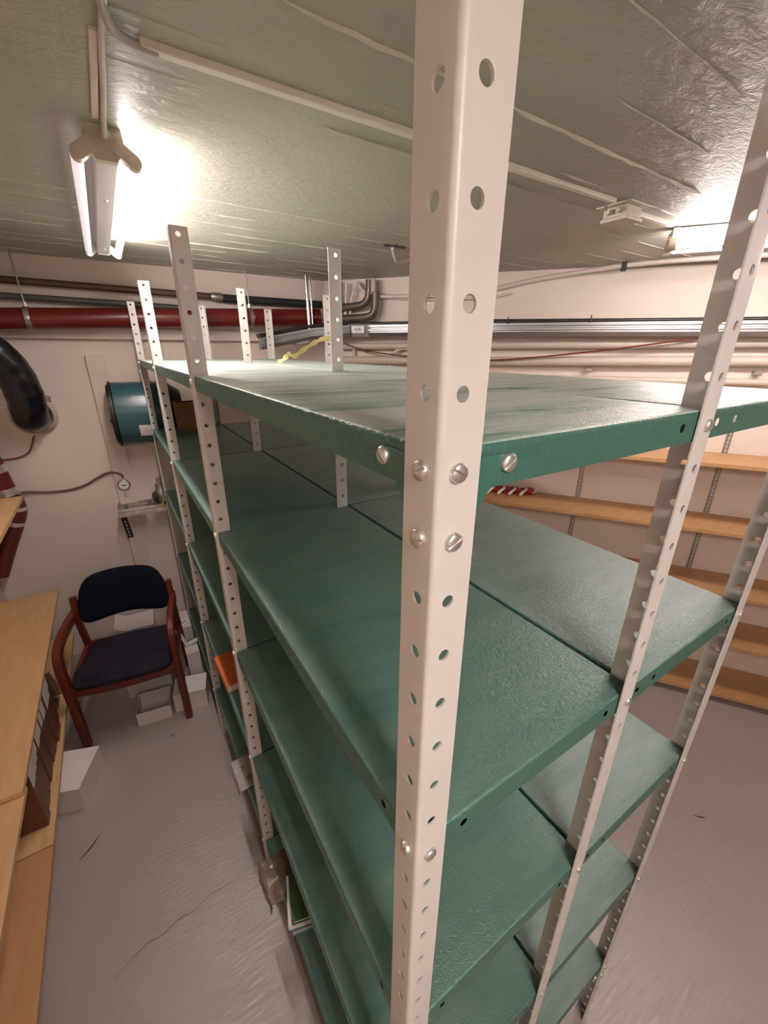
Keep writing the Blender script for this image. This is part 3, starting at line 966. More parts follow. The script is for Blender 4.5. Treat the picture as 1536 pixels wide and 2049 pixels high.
for s_ in (0.12, 0.58, 1.15, 1.7):
    bm = NB()
    box(bm, (-0.004, -0.045, -0.002), (0.004, 0.045, 0.022)); box(bm, (-0.003, -0.047, 0.02), (0.003, -0.039, 0.038))
    o = finish('cable_tie', bm, 'cable_black', root, None, TR(s_, 2.25), (0, 0, math.atan2(WD.y, WD.x)))
txt = bpy.data.curves.new('label_text', 'FONT'); txt.body = '4.2A'; txt.size = 0.026; txt.align_x = 'CENTER'; txt.align_y = 'CENTER'; txt.extrude = 0.0004
tmp = bpy.data.objects.new('label_text', txt); COL.objects.link(tmp)
bpy.context.view_layer.update()
tme = bpy.data.meshes.new_from_object(tmp)
bpy.data.objects.remove(tmp); bpy.data.curves.remove(txt)
tme.materials.clear(); tme.materials.append(M['ink'])
to = bpy.data.objects.new('label_text', tme); COL.objects.link(to)
mat_ = Matrix((WD, Vector((0, 0, 1)), WN)).transposed().to_4x4()
# keep the lettering the right way round for someone facing the wall
xdir = WD if WD.cross(Vector((0, 0, 1))).dot(WN) > 0 else -WD
mat_ = Matrix((xdir, Vector((0, 0, 1)), WN)).transposed().to_4x4()
to.parent = jl
to.matrix_local = Matrix.Translation((a_ + b_) / 2 + WN * 0.0425) @ mat_

root = empty('cable_tray', (0, 0, 0)); tag(root, 'grey cable tray turning along the back wall above the top shelf', 'cable tray')
tl = [Vector((0.735, 2.755, 2.128)), Vector((1.09, 2.74, 2.196)), Vector((1.36, 2.66, 2.222))]
bm = NB(); tray_path(bm, tl, prof); bmesh.ops.recalc_face_normals(bm, faces=bm.faces); finish('tray_rail', bm, 'alu', root)
bm = NB(); tube(bm, [p + Vector((0, -0.01, 0.050)) for p in tl], 0.012, 10); finish('black_cable', bm, 'cable_black', root, 60)
bm = NB(); tube(bm, [p + Vector((0.0, 0.018, 0.049)) for p in tl], 0.011, 10); finish('black_cable', bm, 'cable_black', root, 60)
bm = NB(); box(bm, (-0.05, -0.03, -0.012), (0.05, 0.03, 0.0), 0.001); finish('splice_plate', bm, 'alu', root, None, (1.02, 2.735, 2.146), (0, -0.19, 0))
bm = NB(); box(bm, (-0.012, -0.04, 0), (0.012, 0.04, 0.026), 0.002); finish('end_clip', bm, 'black_paint', root, None, (0.742, 2.755, 2.166), (0, -0.19, 0))

# right wall pipes and cables
for i, (z0, z1, r_, lab) in enumerate([(2.128, 2.141, 0.0235, 'topmost of the painted pipes on the right wall, under the cable tray'), (2.030, 2.051, 0.028, 'middle painted pipe on the right wall'), (1.929, 1.942, 0.019, 'lowest thin painted pipe on the right wall')]):
    bm = NB(); tube(bm, [right(-1.1, 0.05, z0 - 0.009), right(0.07, 0.05, z0), right(1.40, 0.05, z1), right(3.2, 0.05, z1 + 0.015)], r_, 16)
    tag(finish('wall_pipe', bm, 'wallpipe', None, 60), lab, 'pipe', 'painted pipes on the right wall')
for i, s_ in enumerate((0.62, 1.46)):
    bm = NB(); p = right(s_, 0.02, 1.985)
    box(bm, (-0.018, -0.02, -0.008), (0.018, 0.02, 0.014), 0.002)
    o = finish('pipe_clip', bm, 'galv', None, None, p, (0, 0, math.atan2(WD.y, WD.x)))
    tag(o, ['small grey metal clip between the painted pipes, left one', 'small grey metal clip between the painted pipes beside the grey upright'][i], 'clip', 'pipe clips')
cable('wall_cable', [right(-0.95, 0.05, 2.535), right(-0.91, 0.05, 2.48), right(-0.81, 0.05, 2.448), right(-0.67, 0.04, 2.440), right(-0.3, 0.03, 2.437), right(0.0, 0.03, 2.460), right(0.18, 0.03, 2.490), right(0.40, 0.045, 2.515), right(0.70, 0.13, 2.530), right(1.0, 0.20, 2.530), right(1.6, 0.24, 2.522), right(2.4, 0.26, 2.51)], 0.0125, 'cable_white', 'thick white cable bowing along the top of the right wall', 5)
cable('wall_cable', [right(-0.80, 0.03, 2.444), right(-0.5, 0.03, 2.415), right(-0.1, 0.022, 2.41), right(0.1, 0.02, 2.43)], 0.006, 'cable_white', 'thin white cable just under the thick one on the right wall', 5)
root = empty('cable_clamp', right(0.70, 0.13, 2.530), math.atan2(WD.y, WD.x)); tag(root, 'small black clamp holding the thick white cable to the ceiling', 'clamp')
bm = NB(); box(bm, (-0.013, -0.016, -0.026), (0.013, 0.016, 0.016), 0.003); finish('clamp_body', bm, 'black_paint', root)
bm = NB(); tube(bm, [(0, 0, 0.01), (0, 0, zc(1.3) - 2.530)], 0.004, 8); finish('bolt', bm, 'zinc', root, 60)
cable('red_cable', [right(-1.04, 0.10, 2.136), right(-0.86, 0.10, 2.089), right(-0.53, 0.10, 2.055), right(0.02, 0.10, 2.037), right(0.66, 0.10, 2.099), right(1.14, 0.12, 2.170), right(1.3, 0.12, 2.19)], 0.0045, 'red_cord', 'thin dark red cord sagging below the cable tray', 6, 'cord')
bm = NB(); lathe(bm, [(0, -0.012), (0.013, -0.006), (0.015, 0.002), (0.008, 0.012), (0, 0.014)], 12, Matrix.Translation(right(-0.86, 0.10, 2.087)))
tag(finish('cord_connector', bm, 'red_dull', None, 60), 'small dark red connector on the red cord', 'connector')
for pts, r_, lab in [([right(-1.04, 0.06, 2.54), right(-1.045, 0.06, 2.42), right(-1.06, 0.06, 2.28)], 0.011, 'left of two white cables dropping from the ceiling to the tray in the corner'),
                     ([right(-0.95, 0.06, 2.54), right(-1.0, 0.06, 2.44), right(-1.02, 0.06, 2.27)], 0.009, 'right of two white cables dropping from the ceiling to the tray in the corner')]:
    cable('wall_cable', pts, r_, 'cable_white', lab, 6, 'cable', 10, 'white cables in the corner')
for pts, r_, lab in [([right(-0.85, 0.08, 2.545), right(-0.855, 0.08, 2.46), right(-0.875, 0.08, 2.415), right(-0.93, 0.08, 2.388), right(-1.10, 0.08, 2.378)], 0.026, 'upper dark pipe elbow in the corner behind the cables'),
                     ([right(-0.805, 0.08, 2.47), right(-0.808, 0.08, 2.37), right(-0.835, 0.08, 2.325), right(-0.90, 0.08, 2.310), right(-1.10, 0.08, 2.305)], 0.026, 'lower dark pipe elbow in the corner behind the cables')]:
    o = cable('pipe_elbow', pts, r_, 'elbow', lab, 5, 'pipe', 14, 'dark pipes in the corner')
bm = NB(); tube(bm, [right(-0.82, 0.08, 2.55), right(-0.82, 0.08, 2.455)], 0.020, 16)
tag(finish('pipe_stub', bm, 'wallpipe', None, 60), 'short pale pipe stub dropping from the ceiling in the corner', 'pipe')
bm = NB(); tube(bm, [right(-1.13, 0.07, 2.55), right(-1.13, 0.07, 2.26)], 0.035, 16)
tag(finish('corner_pipe', bm, 'black_foam', None, 60), 'black upright pipe in the corner behind the white cables', 'pipe')
for pts, r_, lab in [([right(-1.01, 0.04, 2.13), right(-1.0, 0.04, 2.06), right(-1.0, 0.04, 1.95)], 0.010, 'white cable dropping below the cable tray in the corner'),
                     ([right(-0.99, 0.05, 2.02), right(-0.95, 0.05, 2.03), right(-0.92, 0.05, 2.015), right(-0.90, 0.05, 1.94)], 0.009, 'white cable curving down beside the corner under the tray'),
                     ([right(-0.53, 0.05, 2.10), right(-0.62, 0.05, 2.102), right(-0.675, 0.05, 2.075), right(-0.70, 0.05, 2.02), right(-0.72, 0.05, 1.93)], 0.010, 'white cable curving down the right wall left of the near upright')]:
    cable('wall_cable', pts, r_, 'cable_white', lab, 6)

# ------------------------------------------------------------------ right wall shelves
RZ = math.atan2(WD.y, WD.x)
names = ['topmost', 'second from the top', 'middle', 'fourth from the top', 'lowest']
for i, (z, s0, s1) in enumerate([(1.537, -0.55, 2.9), (1.154, -0.55, 2.9), (0.766, -0.55, 2.9), (0.436, -0.55, 2.9), (0.068, -0.55, 2.9)]):
    root = empty('wall_shelf', right(s0, 0.0, z - 0.022), RZ)
    tag(root, 'tan wooden wall shelf on the right wall, %s of five' % names[i], 'shelf', 'wooden shelves on the right wall')
    # local x along the wall, local -y is out into the room
    bm = NB(); box(bm, (0, -0.322, 0), (s1 - s0, -0.004, 0.022), 0.0012); finish('board', bm, 'board', root)
    for s_ in (0.69, 1.43, 2.17, -0.05):
        bm = NB()
        poly = [(-0.012, 0), (-0.285, 0), (-0.285, -0.014), (-0.03, -0.05), (-0.012, -0.05)]
        prism(bm, poly, lambda a_, b_, c_: Vector((s_ - s0 - 0.005 + c_, a_, b_)), 0.010)
        bmesh.ops.recalc_face_normals(bm, faces=bm.faces)
        if i < 4:
            finish('bracket', bm, 'galv', root)
        else:
            bm.free()
    
for i, s_ in enumerate((-0.05, 0.69, 1.43, 2.17)):
    root = empty('shelf_standard', right(s_, 0.0, 0.0), RZ)
    tag(root, ['slotted steel shelf standard hidden behind the green rack', 'slotted steel shelf standard on the right wall nearest the red clip rail', 'slotted steel shelf standard on the right wall between the two right uprights', 'slotted steel shelf standard at the right end of the wall'][i], 'shelf standard', 'slotted standards of the wall shelves')
    bm = NB()
    box(bm, (-0.013, -0.010, 0.12), (0.013, -0.001, 1.86), 0.001)
    finish('rail', bm, 'galv', root)
    bm = NB()
    z = 0.15
    while z < 1.84:
        # keyhole chain pattern
        prism(bm, [(0.0042 * math.cos(2 * PI * k / 10), 0.0042 * math.sin(2 * PI * k / 10) + z) for k in range(10)], lambda a_, b_, c_: Vector((a_, -0.0112 + c_, b_)), 0.001)
        box(bm, (-0.0016, -0.0112, z + 0.004), (0.0016, -0.0102, z + 0.013))
        z += 0.025
    bmesh.ops.recalc_face_normals(bm, faces=bm.faces)
    finish('slot_pattern', bm, 'white_plastic', root)

# red rail with white pegs on the second shelf
root = empty('clip_rail', Vector((2.13, 1.655, 1.154)) , RZ + 0.22)
tag(root, 'red clip rail with four white pegs lying on the second wooden wall shelf', 'clip rail')
bm = NB(); box(bm, (-0.20, -0.03, 0.0), (0.12, 0.03, 0.035), 0.005); finish('rail_body', bm, 'red_plastic', root)
for k in range(4):
    x = -0.17 + 0.075 * k
    bm = NB(); box(bm, (x - 0.012, -0.040, 0.008), (x + 0.016, -0.028, 0.046), 0.003); finish('socket', bm, 'black_paint', root)
    bm = NB(); tube(bm, [(x + 0.016, -0.030, 0.040), (x - 0.034, -0.095, 0.013)], 0.0105, 12); pg = finish('peg', bm, 'white_plastic', root, 60)
    bm = NB(); tube(bm, [(x - 0.034, -0.095, 0.013), (x - 0.040, -0.103, 0.0098)], 0.0075, 10); finish('peg_tip', bm, 'zinc', pg, 60)
bm = NB(); tube(bm, smooth_path([(0.02, 0.0, 0.037), (0.08, -0.01, 0.050), (0.125, -0.012, 0.048), (0.14, -0.02, 0.030), (0.125, -0.032, 0.018), (0.105, -0.034, 0.016)], 5), 0.004, 8); finish('cord_loop', bm, 'white_plastic', root, 60)

# ------------------------------------------------------------------ back wall: plank, blower, bracket
bm = NB()
pl = [(-0.258, 2.052), (-0.158, 2.058), (-0.158, 0.0), (-0.258, 0.0)]
prism(bm, pl, lambda x, z, c: back(x, 0.0 + c, z), 0.030)
bmesh.ops.recalc_face_normals(bm, faces=bm.faces)
tag(finish('wall_plank', bm, 'wallboard'), 'upright painted plank fixed to the back wall left of the blower', 'plank')

root = empty('blower', (-0.01, 2.865, 1.715), math.atan(BR)); tag(root, 'teal drum blower with black flanges mounted on the back wall', 'blower')
RB = 0.150
Ry = Matrix.Rotation(math.radians(90), 4, 'Y')
bm = NB(); lathe(bm, [(0, -0.15), (RB * 1.27, -0.15), (RB * 1.27, 0.085), (0, 0.085)], 48, Matrix.Diagonal((1, 0.80, 1, 1)) @ Ry)
drum = finish('drum', bm, 'teal', root, 35)
bm = NB(); lathe(bm, [(0, -0.012), (RB * 1.30, -0.012), (RB * 1.30, 0.0), (0, 0.0)], 48, Matrix.Translation((-0.155, 0, 0)) @ Matrix.Diagonal((1, 0.80, 1, 1)) @ Ry); finish('flange', bm, 'black_paint', root, 35)
bm = NB(); lathe(bm, [(0, -0.010), (RB * 1.18, -0.010), (RB * 1.18, 0.0), (0, 0.0)], 40, Matrix.Translation((-0.168, 0, 0)) @ Matrix.Diagonal((1, 0.80, 1, 1)) @ Ry); finish('inlet_ring', bm, 'black_paint', root, 35)
bm = NB(); box(bm, (-0.185, -0.15, -0.03), (-0.165, -0.12, -0.005), 0.003); finish('inlet_latch', bm, 'black_paint', root)
bm = NB(); lathe(bm, [(0, 0), (RB * 1.26, 0.0), (RB * 1.28, 0.02), (RB * 1.24, 0.06), (RB * 0.9, 0.13), (0, 0.14)], 40, Matrix.Translation((0.086, 0, 0)) @ Matrix.Diagonal((1, 0.80, 1, 1)) @ Ry); finish('motor_housing', bm, 'black_paint', root, 35)
bm = NB()
for k in range(8):
    a0, a1 = math.radians(196 + 3.0 * k), math.radians(196 + 3.0 * (k + 1))
    r_ = RB * 1.27 + 0.001
    q = [bm.verts.new((x, r_ * 0.80 * math.cos(a_) , r_ * math.sin(a_))) for x, a_ in ((-0.045, a0), (0.035, a0), (0.035, a1), (-0.045, a1))]
    bm.faces.new(q)
stk = finish('rating_sticker', bm, 'paper', drum)
bm = NB()
for k, (dz, w0) in enumerate([(0.0, 0.03), (0.35, 0.045), (0.6, 0.04)]):
    a_ = math.radians(200 + 14 * dz)
    r_ = RB * 1.27 + 0.002
    q = []
    for x, da in ((-0.02, 0), (-0.02 + w0, 0), (-0.02 + w0, 0.007), (-0.02, 0.007)):
        q.append(bm.verts.new((x, r_ * 0.80 * math.cos(a_ + da), r_ * math.sin(a_ + da))))
    bm.faces.new(q)
tube(bm, smooth_path([(0.0, -r_ * 0.80 * math.cos(math.radians(16)), -r_ * math.sin(math.radians(16)))] + [(0.004 * k, -r_ * 0.80 * math.cos(math.radians(17.0)), -r_ * math.sin(math.radians(17.0)) + 0.003 * (-1) ** k) for k in range(1, 6)], 3), 0.0007, 5)
s2 = finish('print_lines', bm, 'ink', drum)
bm = NB(); box(bm, (-0.15, 0.03, -0.19), (0.12, 0.135, -0.150), 0.002); finish('foot', bm, 'galv', root)

# slotted steel bracket under the blower
root = empty('wall_bracket', back(-0.13, 0.0, 1.045), math.atan(BR)); tag(root, 'slotted steel angle bracket sticking out of the back wall below the blower', 'bracket')
def slotted(bm, x0, x1, y_, z0, z1, n):
    box(bm, (x0, y_ - 0.002, z0), (x1, y_, z1))
bm = NB(); box(bm, (-0.145, -0.155, -0.002), (0.145, -0.152, 0.040)); box(bm, (-0.145, -0.152, 0.037), (0.145, -0.110, 0.040)); finish('front_rail', bm, 'zinc', root)
bm = NB()
for k in range(4):
    box(bm, (-0.105 + 0.062 * k, -0.1562, 0.014), (-0.070 + 0.062 * k, -0.1548, 0.023))
finish('slot', bm, 'card_white', root)
bm = NB(); box(bm, (-0.145, -0.032, 0.01), (0.145, -0.002, 0.052)); box(bm, (-0.145, -0.155, 0.034), (-0.105, -0.002, 0.0365)); box(bm, (0.105, -0.155, 0.034), (0.145, -0.002, 0.0365)); finish('rear_rail', bm, 'galv', root)
bm = NB()
for k in range(3):
    box(bm, (-0.06 + 0.06 * k, -0.0335, 0.032), (-0.028 + 0.06 * k, -0.0318, 0.040))
finish('slot', bm, 'card_white', root)
bm = NB(); sweep_rect(bm, [Vector((-0.118, -0.145, -0.004)), Vector((-0.112, -0.006, -0.235))], 0.036, 0.006, (1, 0, 0)); st = finish('strut', bm, 'dark_steel', root)
bm = NB()
for k in range(5):
    t = 0.14 + 0.14 * k
    p = Vector((-0.118, -0.145, -0.004)).lerp(Vector((-0.112, -0.006, -0.235)), t)
    nrm = Vector((0, -0.857, -0.515))
    sweep_rect(bm, [p + nrm * 0.004 + Vector((0, 0.0, 0)), p + nrm * 0.004 + Vector((0, 0.0085, -0.0145))], 0.009, 0.002, (1, 0, 0))
finish('slot', bm, 'card_white', st)
bm = NB(); box(bm, (-0.085, -0.105, 0.0365), (0.02, -0.03, 0.0385)); finish('tray_plate', bm, 'galv', root)

# small motor standing on the bracket
root = empty('small_motor', back(-0.005, 0.085, 1.0835), 0.2); tag(root, 'small metal motor with tan wires standing on the steel bracket', 'motor')
bm = NB(); lathe(bm, [(0, 0), (0.036, 0), (0.040, 0.01), (0.040, 0.07), (0.030, 0.082), (0.030, 0.12), (0, 0.122)], 24, Matrix.Translation((0, 0, 0.02))); finish('motor_can', bm, 'galv', root, 40)
bm = NB(); lathe(bm, [(0, 0), (0.034, 0), (0.034, 0.018), (0.02, 0.024), (0, 0.024)], 24, Matrix.Translation((-0.036, -0.01, 0.055)) @ Matrix.Rotation(math.radians(-90), 4, 'Y')); finish('end_cap', bm, 'dark_steel', root, 40)
bm = NB(); lathe(bm, [(0, 0), (0.018, 0), (0.018, 0.045), (0, 0.045)], 20, Matrix.Translation((0.0, 0, 0.142))); finish('inlet_stub', bm, 'chrome', root, 40)
bm = NB(); lathe(bm, [(0, 0), (0.010, 0), (0.010, 0.008), (0, 0.008)], 14, Matrix.Translation((-0.060, -0.012, 0.045)) @ Matrix.Rotation(math.radians(-90), 4, 'Y')); finish('knob', bm, 'chrome', root, 40)
bm = NB(); box(bm, (-0.035, -0.03, 0), (0.035, 0.03, 0.022), 0.002); finish('base', bm, 'dark_steel', root)
for k, pts in enumerate([[(0.0, -0.035, 0.05), (-0.01, -0.055, 0.02), (-0.04, -0.06, 0.008), (-0.07, -0.045, 0.004)], [(0.015, -0.036, 0.035), (0.02, -0.06, 0.015), (0.0, -0.07, 0.006), (-0.05, -0.066, 0.004)]]):
    bm = NB(); tube(bm, smooth_path(pts, 5), 0.0055, 8); finish('wire', bm, 'wire', root, 60)

# round white wall gauge with its cable
root = empty('wall_gauge', back(-0.212, 0.022, 1.232), 0, (math.radians(90), 0, math.atan(BR))); tag(root, 'round white dial on the plank with a grey cable running left', 'gauge')
bm = NB(); lathe(bm, [(0, 0), (0.036, 0), (0.036, 0.016), (0.031, 0.022), (0.0, 0.024)], 28); finish('dial', bm, 'white_plastic', root, 40)
bm = NB(); lathe(bm, [(0.029, 0.023), (0.036, 0.019), (0.039, 0.010), (0.039, 0.0)], 28); finish('rim', bm, 'galv', root, 40)
bm = NB(); box(bm, (-0.014, -0.003, 0.023), (0.014, 0.003, 0.026), 0.0008); finish('pointer', bm, 'ink', root)
bm = NB(); tube(bm, [(0.0, 0.034, 0.01), (0.0, 0.052, 0.01)], 0.006, 10); finish('top_fitting', bm, 'beige_plastic', root, 60)
bm = NB(); tube(bm, [(0.0, -0.034, 0.01), (0.0, -0.055, 0.01)], 0.008, 10); tube(bm, [(0.0, -0.052, 0.01), (0.0, -0.080, 0.01)], 0.011, 8); finish('bottom_fitting', bm, 'beige_plastic', root, 60)
cable('wall_cable', [back(-0.210, 0.032, 1.282), back(-0.214, 0.035, 1.305), back(-0.25, 0.03, 1.322), back(-0.30, 0.02, 1.320), back(-0.36, 0.012, 1.29), back(-0.43, 0.01, 1.255), back(-0.52, 0.01, 1.237), back(-0.62, 0.01, 1.240), back(-0.72, 0.02, 1.258), back(-0.77, 0.06, 1.268)], 0.0075, 'copper', 'grey brown cable looping along the back wall from the round dial to the red pipe', 6)

# ------------------------------------------------------------------ left: taped duct, red riser
root = empty('taped_duct', back(-0.588, 0.006, 1.72), 0); tag(root, 'black taped duct elbow coming out of the back wall at the left', 'duct')
Rw = Matrix.Rotation(math.radians(90), 4, 'X')
bm = NB(); lathe(bm, [(0.094, 0.0), (0.116, 0.0), (0.118, 0.010), (0.110, 0.018), (0.110, 0.030), (0.104, 0.036), (0.104, 0.050), (0.098, 0.055), (0.094, 0.050), (0.094, 0.0)], 40, Matrix.Translation((0.006, 0, 0)) @ Rw); finish('wall_collar', bm, 'wallpipe', root, 40)
bm = NB(); pts = smooth_path([(0, 0.02, 0), (0.005, -0.09, -0.004), (0.012, -0.17, 0.02), (0.020, -0.215, 0.085), (0.020, -0.235, 0.16), (0.005, -0.25, 0.25), (-0.03, -0.27, 0.33), (-0.09, -0.285, 0.385), (-0.17, -0.30, 0.41), (-0.30, -0.30, 0.415)], 8)
rr2 = random.Random(5)
tube(bm, pts, [0.086 + 0.0012 * math.sin(i * 0.9) + rr2.uniform(-0.001, 0.001) for i in range(len(pts))], 26); dk = finish('duct_body', bm, 'tape', root, 70)
bm = NB()
q = [bm.verts.new(p) for p in [(0.09, -0.20, 0.135), (0.128, -0.185, 0.115), (0.125, -0.195, 0.085), (0.085, -0.21, 0.10)]]
bm.faces.new(q); q2 = [bm.verts.new(v.co + Vector((0.0, 0.002, 0.001))) for v in q]; bm.faces.new(q2[::-1])
finish('loose_tape_end', bm, 'clear_wrap', root)
bm = NB(); tube(bm, smooth_path([back(-0.61, 0.012, 1.598), back(-0.66, 0.012, 1.50), back(-0.75, 0.012, 1.47), back(-0.9, 0.012, 1.48)], 6), 0.005, 8)
tag(finish('drooping_cable', bm, 'copper', None, 60), 'thin brown cable drooping below the black duct', 'cable')

root = empty('red_riser', (0, 0, 0)); tag(root, 'dull red pipe rising behind the left shelves with steel clamps', 'pipe')
bm = NB(); tube(bm, smooth_path([back(-0.865, 0.10, 1.72), back(-0.83, 0.10, 1.5), back(-0.805, 0.10, 1.31), back(-0.795, 0.10, 1.26)], 4), 0.052, 22); finish('upper_pipe', bm, 'red_paint', root, 60)
bm = NB(); tube(bm, smooth_path([back(-0.795, 0.10, 1.27), back(-0.785, 0.10, 1.22), back(-0.79, 0.10, 1.16), back(-0.83, 0.10, 1.07), back(-0.90, 0.10, 0.93), back(-0.97, 0.10, 0.78)], 5), 0.050, 22); finish('lower_pipe', bm, 'red_dull', root, 60)
for a_, b_ in ((( -0.822, 1.46), (-0.816, 1.415)), ((-0.806, 1.32), (-0.801, 1.275))):
    bm = NB(); tube(bm, [back(a_[0], 0.10, a_[1]), back(b_[0], 0.10, b_[1])], 0.0555, 22); finish('clamp_band', bm, 'zinc', root, 60)
bm = NB(); tube(bm, [back(-0.75, 0.15, 1.295), back(-0.735, 0.155, 1.295)], 0.010, 10); finish('clamp_bolt', bm, 'zinc', root, 60)
for a_, b_ in (((-0.783, 1.20), (-0.786, 1.18)), ((-0.812, 1.115), (-0.822, 1.092))):
    bm = NB(); tube(bm, [back(a_[0], 0.10, a_[1]), back(b_[0], 0.10, b_[1])], 0.0535, 22); finish('pipe_band', bm, 'wallpipe', root, 60)

# ------------------------------------------------------------------ left shelves
FX = -0.70
for nm, y0, y1, zt, th, lab in [('A', -0.9, 2.75, 1.318, 0.022, 'highest tan board of the left wall shelves'),
                                ('B', 1.331, 2.885, 0.634, 0.020, 'far tan board of the middle left shelf, above the file boxes'),
                                ('B2', -0.9, 1.37, 0.612, 0.020, 'near tan board of the middle left shelf'),
                                ('C', 1.375, 2.905, 0.272, 0.022, 'far tan board of the low left shelf, under the file boxes'),
                                ('C2', -0.9, 1.373, 0.268, 0.022, 'near tan board of the low left shelf')]:
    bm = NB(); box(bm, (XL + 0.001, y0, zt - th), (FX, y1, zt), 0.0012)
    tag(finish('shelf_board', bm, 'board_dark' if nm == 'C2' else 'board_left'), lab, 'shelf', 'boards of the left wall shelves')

edges = [2.112, 2.034, 1.925, 1.854, 1.801, 1.741, 1.689, 1.643, 1.596, 1.529, 1.468]
outs = [0.012, 0.0, 0.008, 0.010, 0.014, 0.012, 0.016, 0.012, 0.010, 0.004]
words = ['farthest', 'second from the far end', 'third from the far end', 'fourth from the far end', 'fifth from the far end', 'sixth from the far end', 'seventh from the far end', 'third from the near end', 'second from the near end', 'nearest']
for k in range(10):
    y1, y0 = edges[k] - 0.001, edges[k + 1] + 0.001
    x1 = -0.715 - outs[k]
    root = empty('file_box', (-0.98, y0, 0.272))
    tag(root, 'brown file box with white spine label, %s of the row' % words[k], 'file box', 'file boxes on the low left shelf')
    h = 0.318 - 0.004 * (k % 3)
    bm = NB(); box(bm, (0, 0, 0), (x1 + 0.98, y1 - y0, h), 0.0025); finish('box_body', bm, 'brown_card', root)
    bm = NB(); box(bm, (x1 + 0.98 - 0.0005, 0.003, h - 0.105), (x1 + 0.98 + 0.0008, y1 - y0 - 0.003, h - 0.006)); finish('spine_label', bm, 'paper', root)

bm = NB()
sweep_rect(bm, [Vector((-0.80, 2.165, 0.272)), Vector((-0.80, 2.150, 0.53))], 0.13, 0.0025, (1, 0, 0))
box(bm, (-0.865, 2.165, 0.272), (-0.735, 2.27, 0.2745))
tag(finish('bookend', bm, 'galv'), 'grey metal bookend leaning against the far end of the file boxes', 'bookend')
bm = NB()
sweep_rect(bm, [Vector((-0.83, 2.30, 0.273)), Vector((-0.83, 2.205, 0.50))], 0.20, 0.012, (1, 0, 0))
tag(finish('olive_folder', bm, 'olive_card'), 'olive folder leaning behind the bookend on the low left shelf', 'folder')

# ------------------------------------------------------------------ chair
ch = empty('armchair', (-0.40, 2.07, 0), math.radians(-9))
tag(ch, 'armchair with cherry red wooden arms and navy upholstery by the back wall', 'chair')
for sx in (-1, 1):
    bm = NB()
    X = sx * 0.262
    pts = smooth_path([(X, 0.012, 0.0), (X, 0.004, 0.25), (X, -0.004, 0.46), (X, -0.004, 0.56), (X, 0.012, 0.618), (X, 0.055, 0.648), (X, 0.13, 0.658), (X, 0.23, 0.655), (X, 0.33, 0.648), (X * 0.985, 0.395, 0.645)], 6)
    n = len(pts)
    sweep_rect(bm, pts, 0.036, [0.050 + 0.008 * math.sin(PI * i / n) for i in range(n)], (1, 0, 0), 0, 0.35)
    finish('arm_and_front_leg', bm, 'cherry', ch, 40)
    bm = NB()
    pts = smooth_path([(X * 0.97, 0.50, 0.0), (X * 0.97, 0.455, 0.25), (X * 0.965, 0.415, 0.45), (X * 0.96, 0.385, 0.60), (X * 0.955, 0.40, 0.745)], 5)
    sweep_rect(bm, pts, 0.030, 0.042, (1, 0, 0), 0, 0.35)
    finish('rear_leg', bm, 'cherry', ch, 40)
    bm = NB(); sweep_rect(bm, [(X * 0.98, 0.0, 0.395), (X * 0.97, 0.43, 0.375)], 0.022, 0.05, (1, 0, 0), 0, 0.3); finish('side_rail', bm, 'cherry', ch)
bm = NB()
pts = [(-0.255 + 0.51 * i / 12, -0.012 - 0.022 * math.sin(PI * i / 12), 0.398) for i in range(13)]
sweep_rect(bm, pts, 0.024, 0.050, (0, 1, 0), 0, 0.3); finish('front_rail', bm, 'cherry', ch, 40)
bm = NB(); sweep_rect(bm, [(-0.25, 0.42, 0.385), (0.25, 0.42, 0.385)], 0.024, 0.05, (0, 1, 0)); finish('rear_rail', bm, 'cherry', ch)
def cushion(name, outline, thick, dome, mat, fn):
    """closed pad from a 2D outline: rings shrink toward the middle on both faces"""
    bm = NB()
    n = len(outline)
    cx = sum(p[0] for p in outline) / n; cy = sum(p[1] for p in outline) / n
    def ring(s_, z):
        return [bm.verts.new(fn(cx + (x - cx) * s_, cy + (y_ - cy) * s_, z)) for x, y_ in outline]
    rs = []
    for s_, z in ((0.30, -thick), (0.93, -thick), (0.985, -thick * 0.8), (1.0, -thick * 0.4), (0.99, 0.0), (0.955, dome * 0.35), (0.85, dome * 0.7), (0.6, dome * 0.95), (0.3, dome)):
        rs.append(ring(s_, z))
    for a_, b_ in zip(rs, rs[1:]):
        for k in range(n):
            bm.faces.new((a_[k], a_[(k + 1) % n], b_[(k + 1) % n], b_[k]))
    bm.faces.new(rs[0][::-1]); bm.faces.new(rs[-1])
    return finish(name, bm, mat, ch, 60)
def rounded(pts, r_, k=5):
    out = []
    n = len(pts)
    for i in range(n):
        p0, p1, p2 = Vector(pts[i - 1]), Vector(pts[i]), Vector(pts[(i + 1) % n])
        a_ = p1 + (p0 - p1).normalized() * min(r_, (p0 - p1).length * 0.45)
        b_ = p1 + (p2 - p1).normalized() * min(r_, (p2 - p1).length * 0.45)
        for j in range(k + 1):
            t = j / k
            out.append(((1 - t) ** 2 * a_ + 2 * t * (1 - t) * p1 + t * t * b_)[:])
    return out
seat_o = rounded([(-0.235, -0.045), (-0.08, -0.058), (0.08, -0.058), (0.235, -0.045), (0.248, 0.12), (0.212, 0.19), (0.215, 0.40), (0.0, 0.43), (-0.215, 0.40), (-0.212, 0.19), (-0.248, 0.12)], 0.055)
cushion('seat', seat_o, 0.030, 0.022, 'navy_seat', lambda x, y_, z: Vector((x, y_, 0.448 + z - 0.02 * (y_ / 0.4) - 0.01 * (1 - (x / 0.25) ** 2) * (y_ > 0.05))))
back_o = rounded([(-0.235, 0.0), (0.0, 0.03), (0.235, 0.0), (0.245, 0.14), (0.19, 0.285), (0.0, 0.305), (-0.19, 0.285), (-0.245, 0.14)], 0.07)
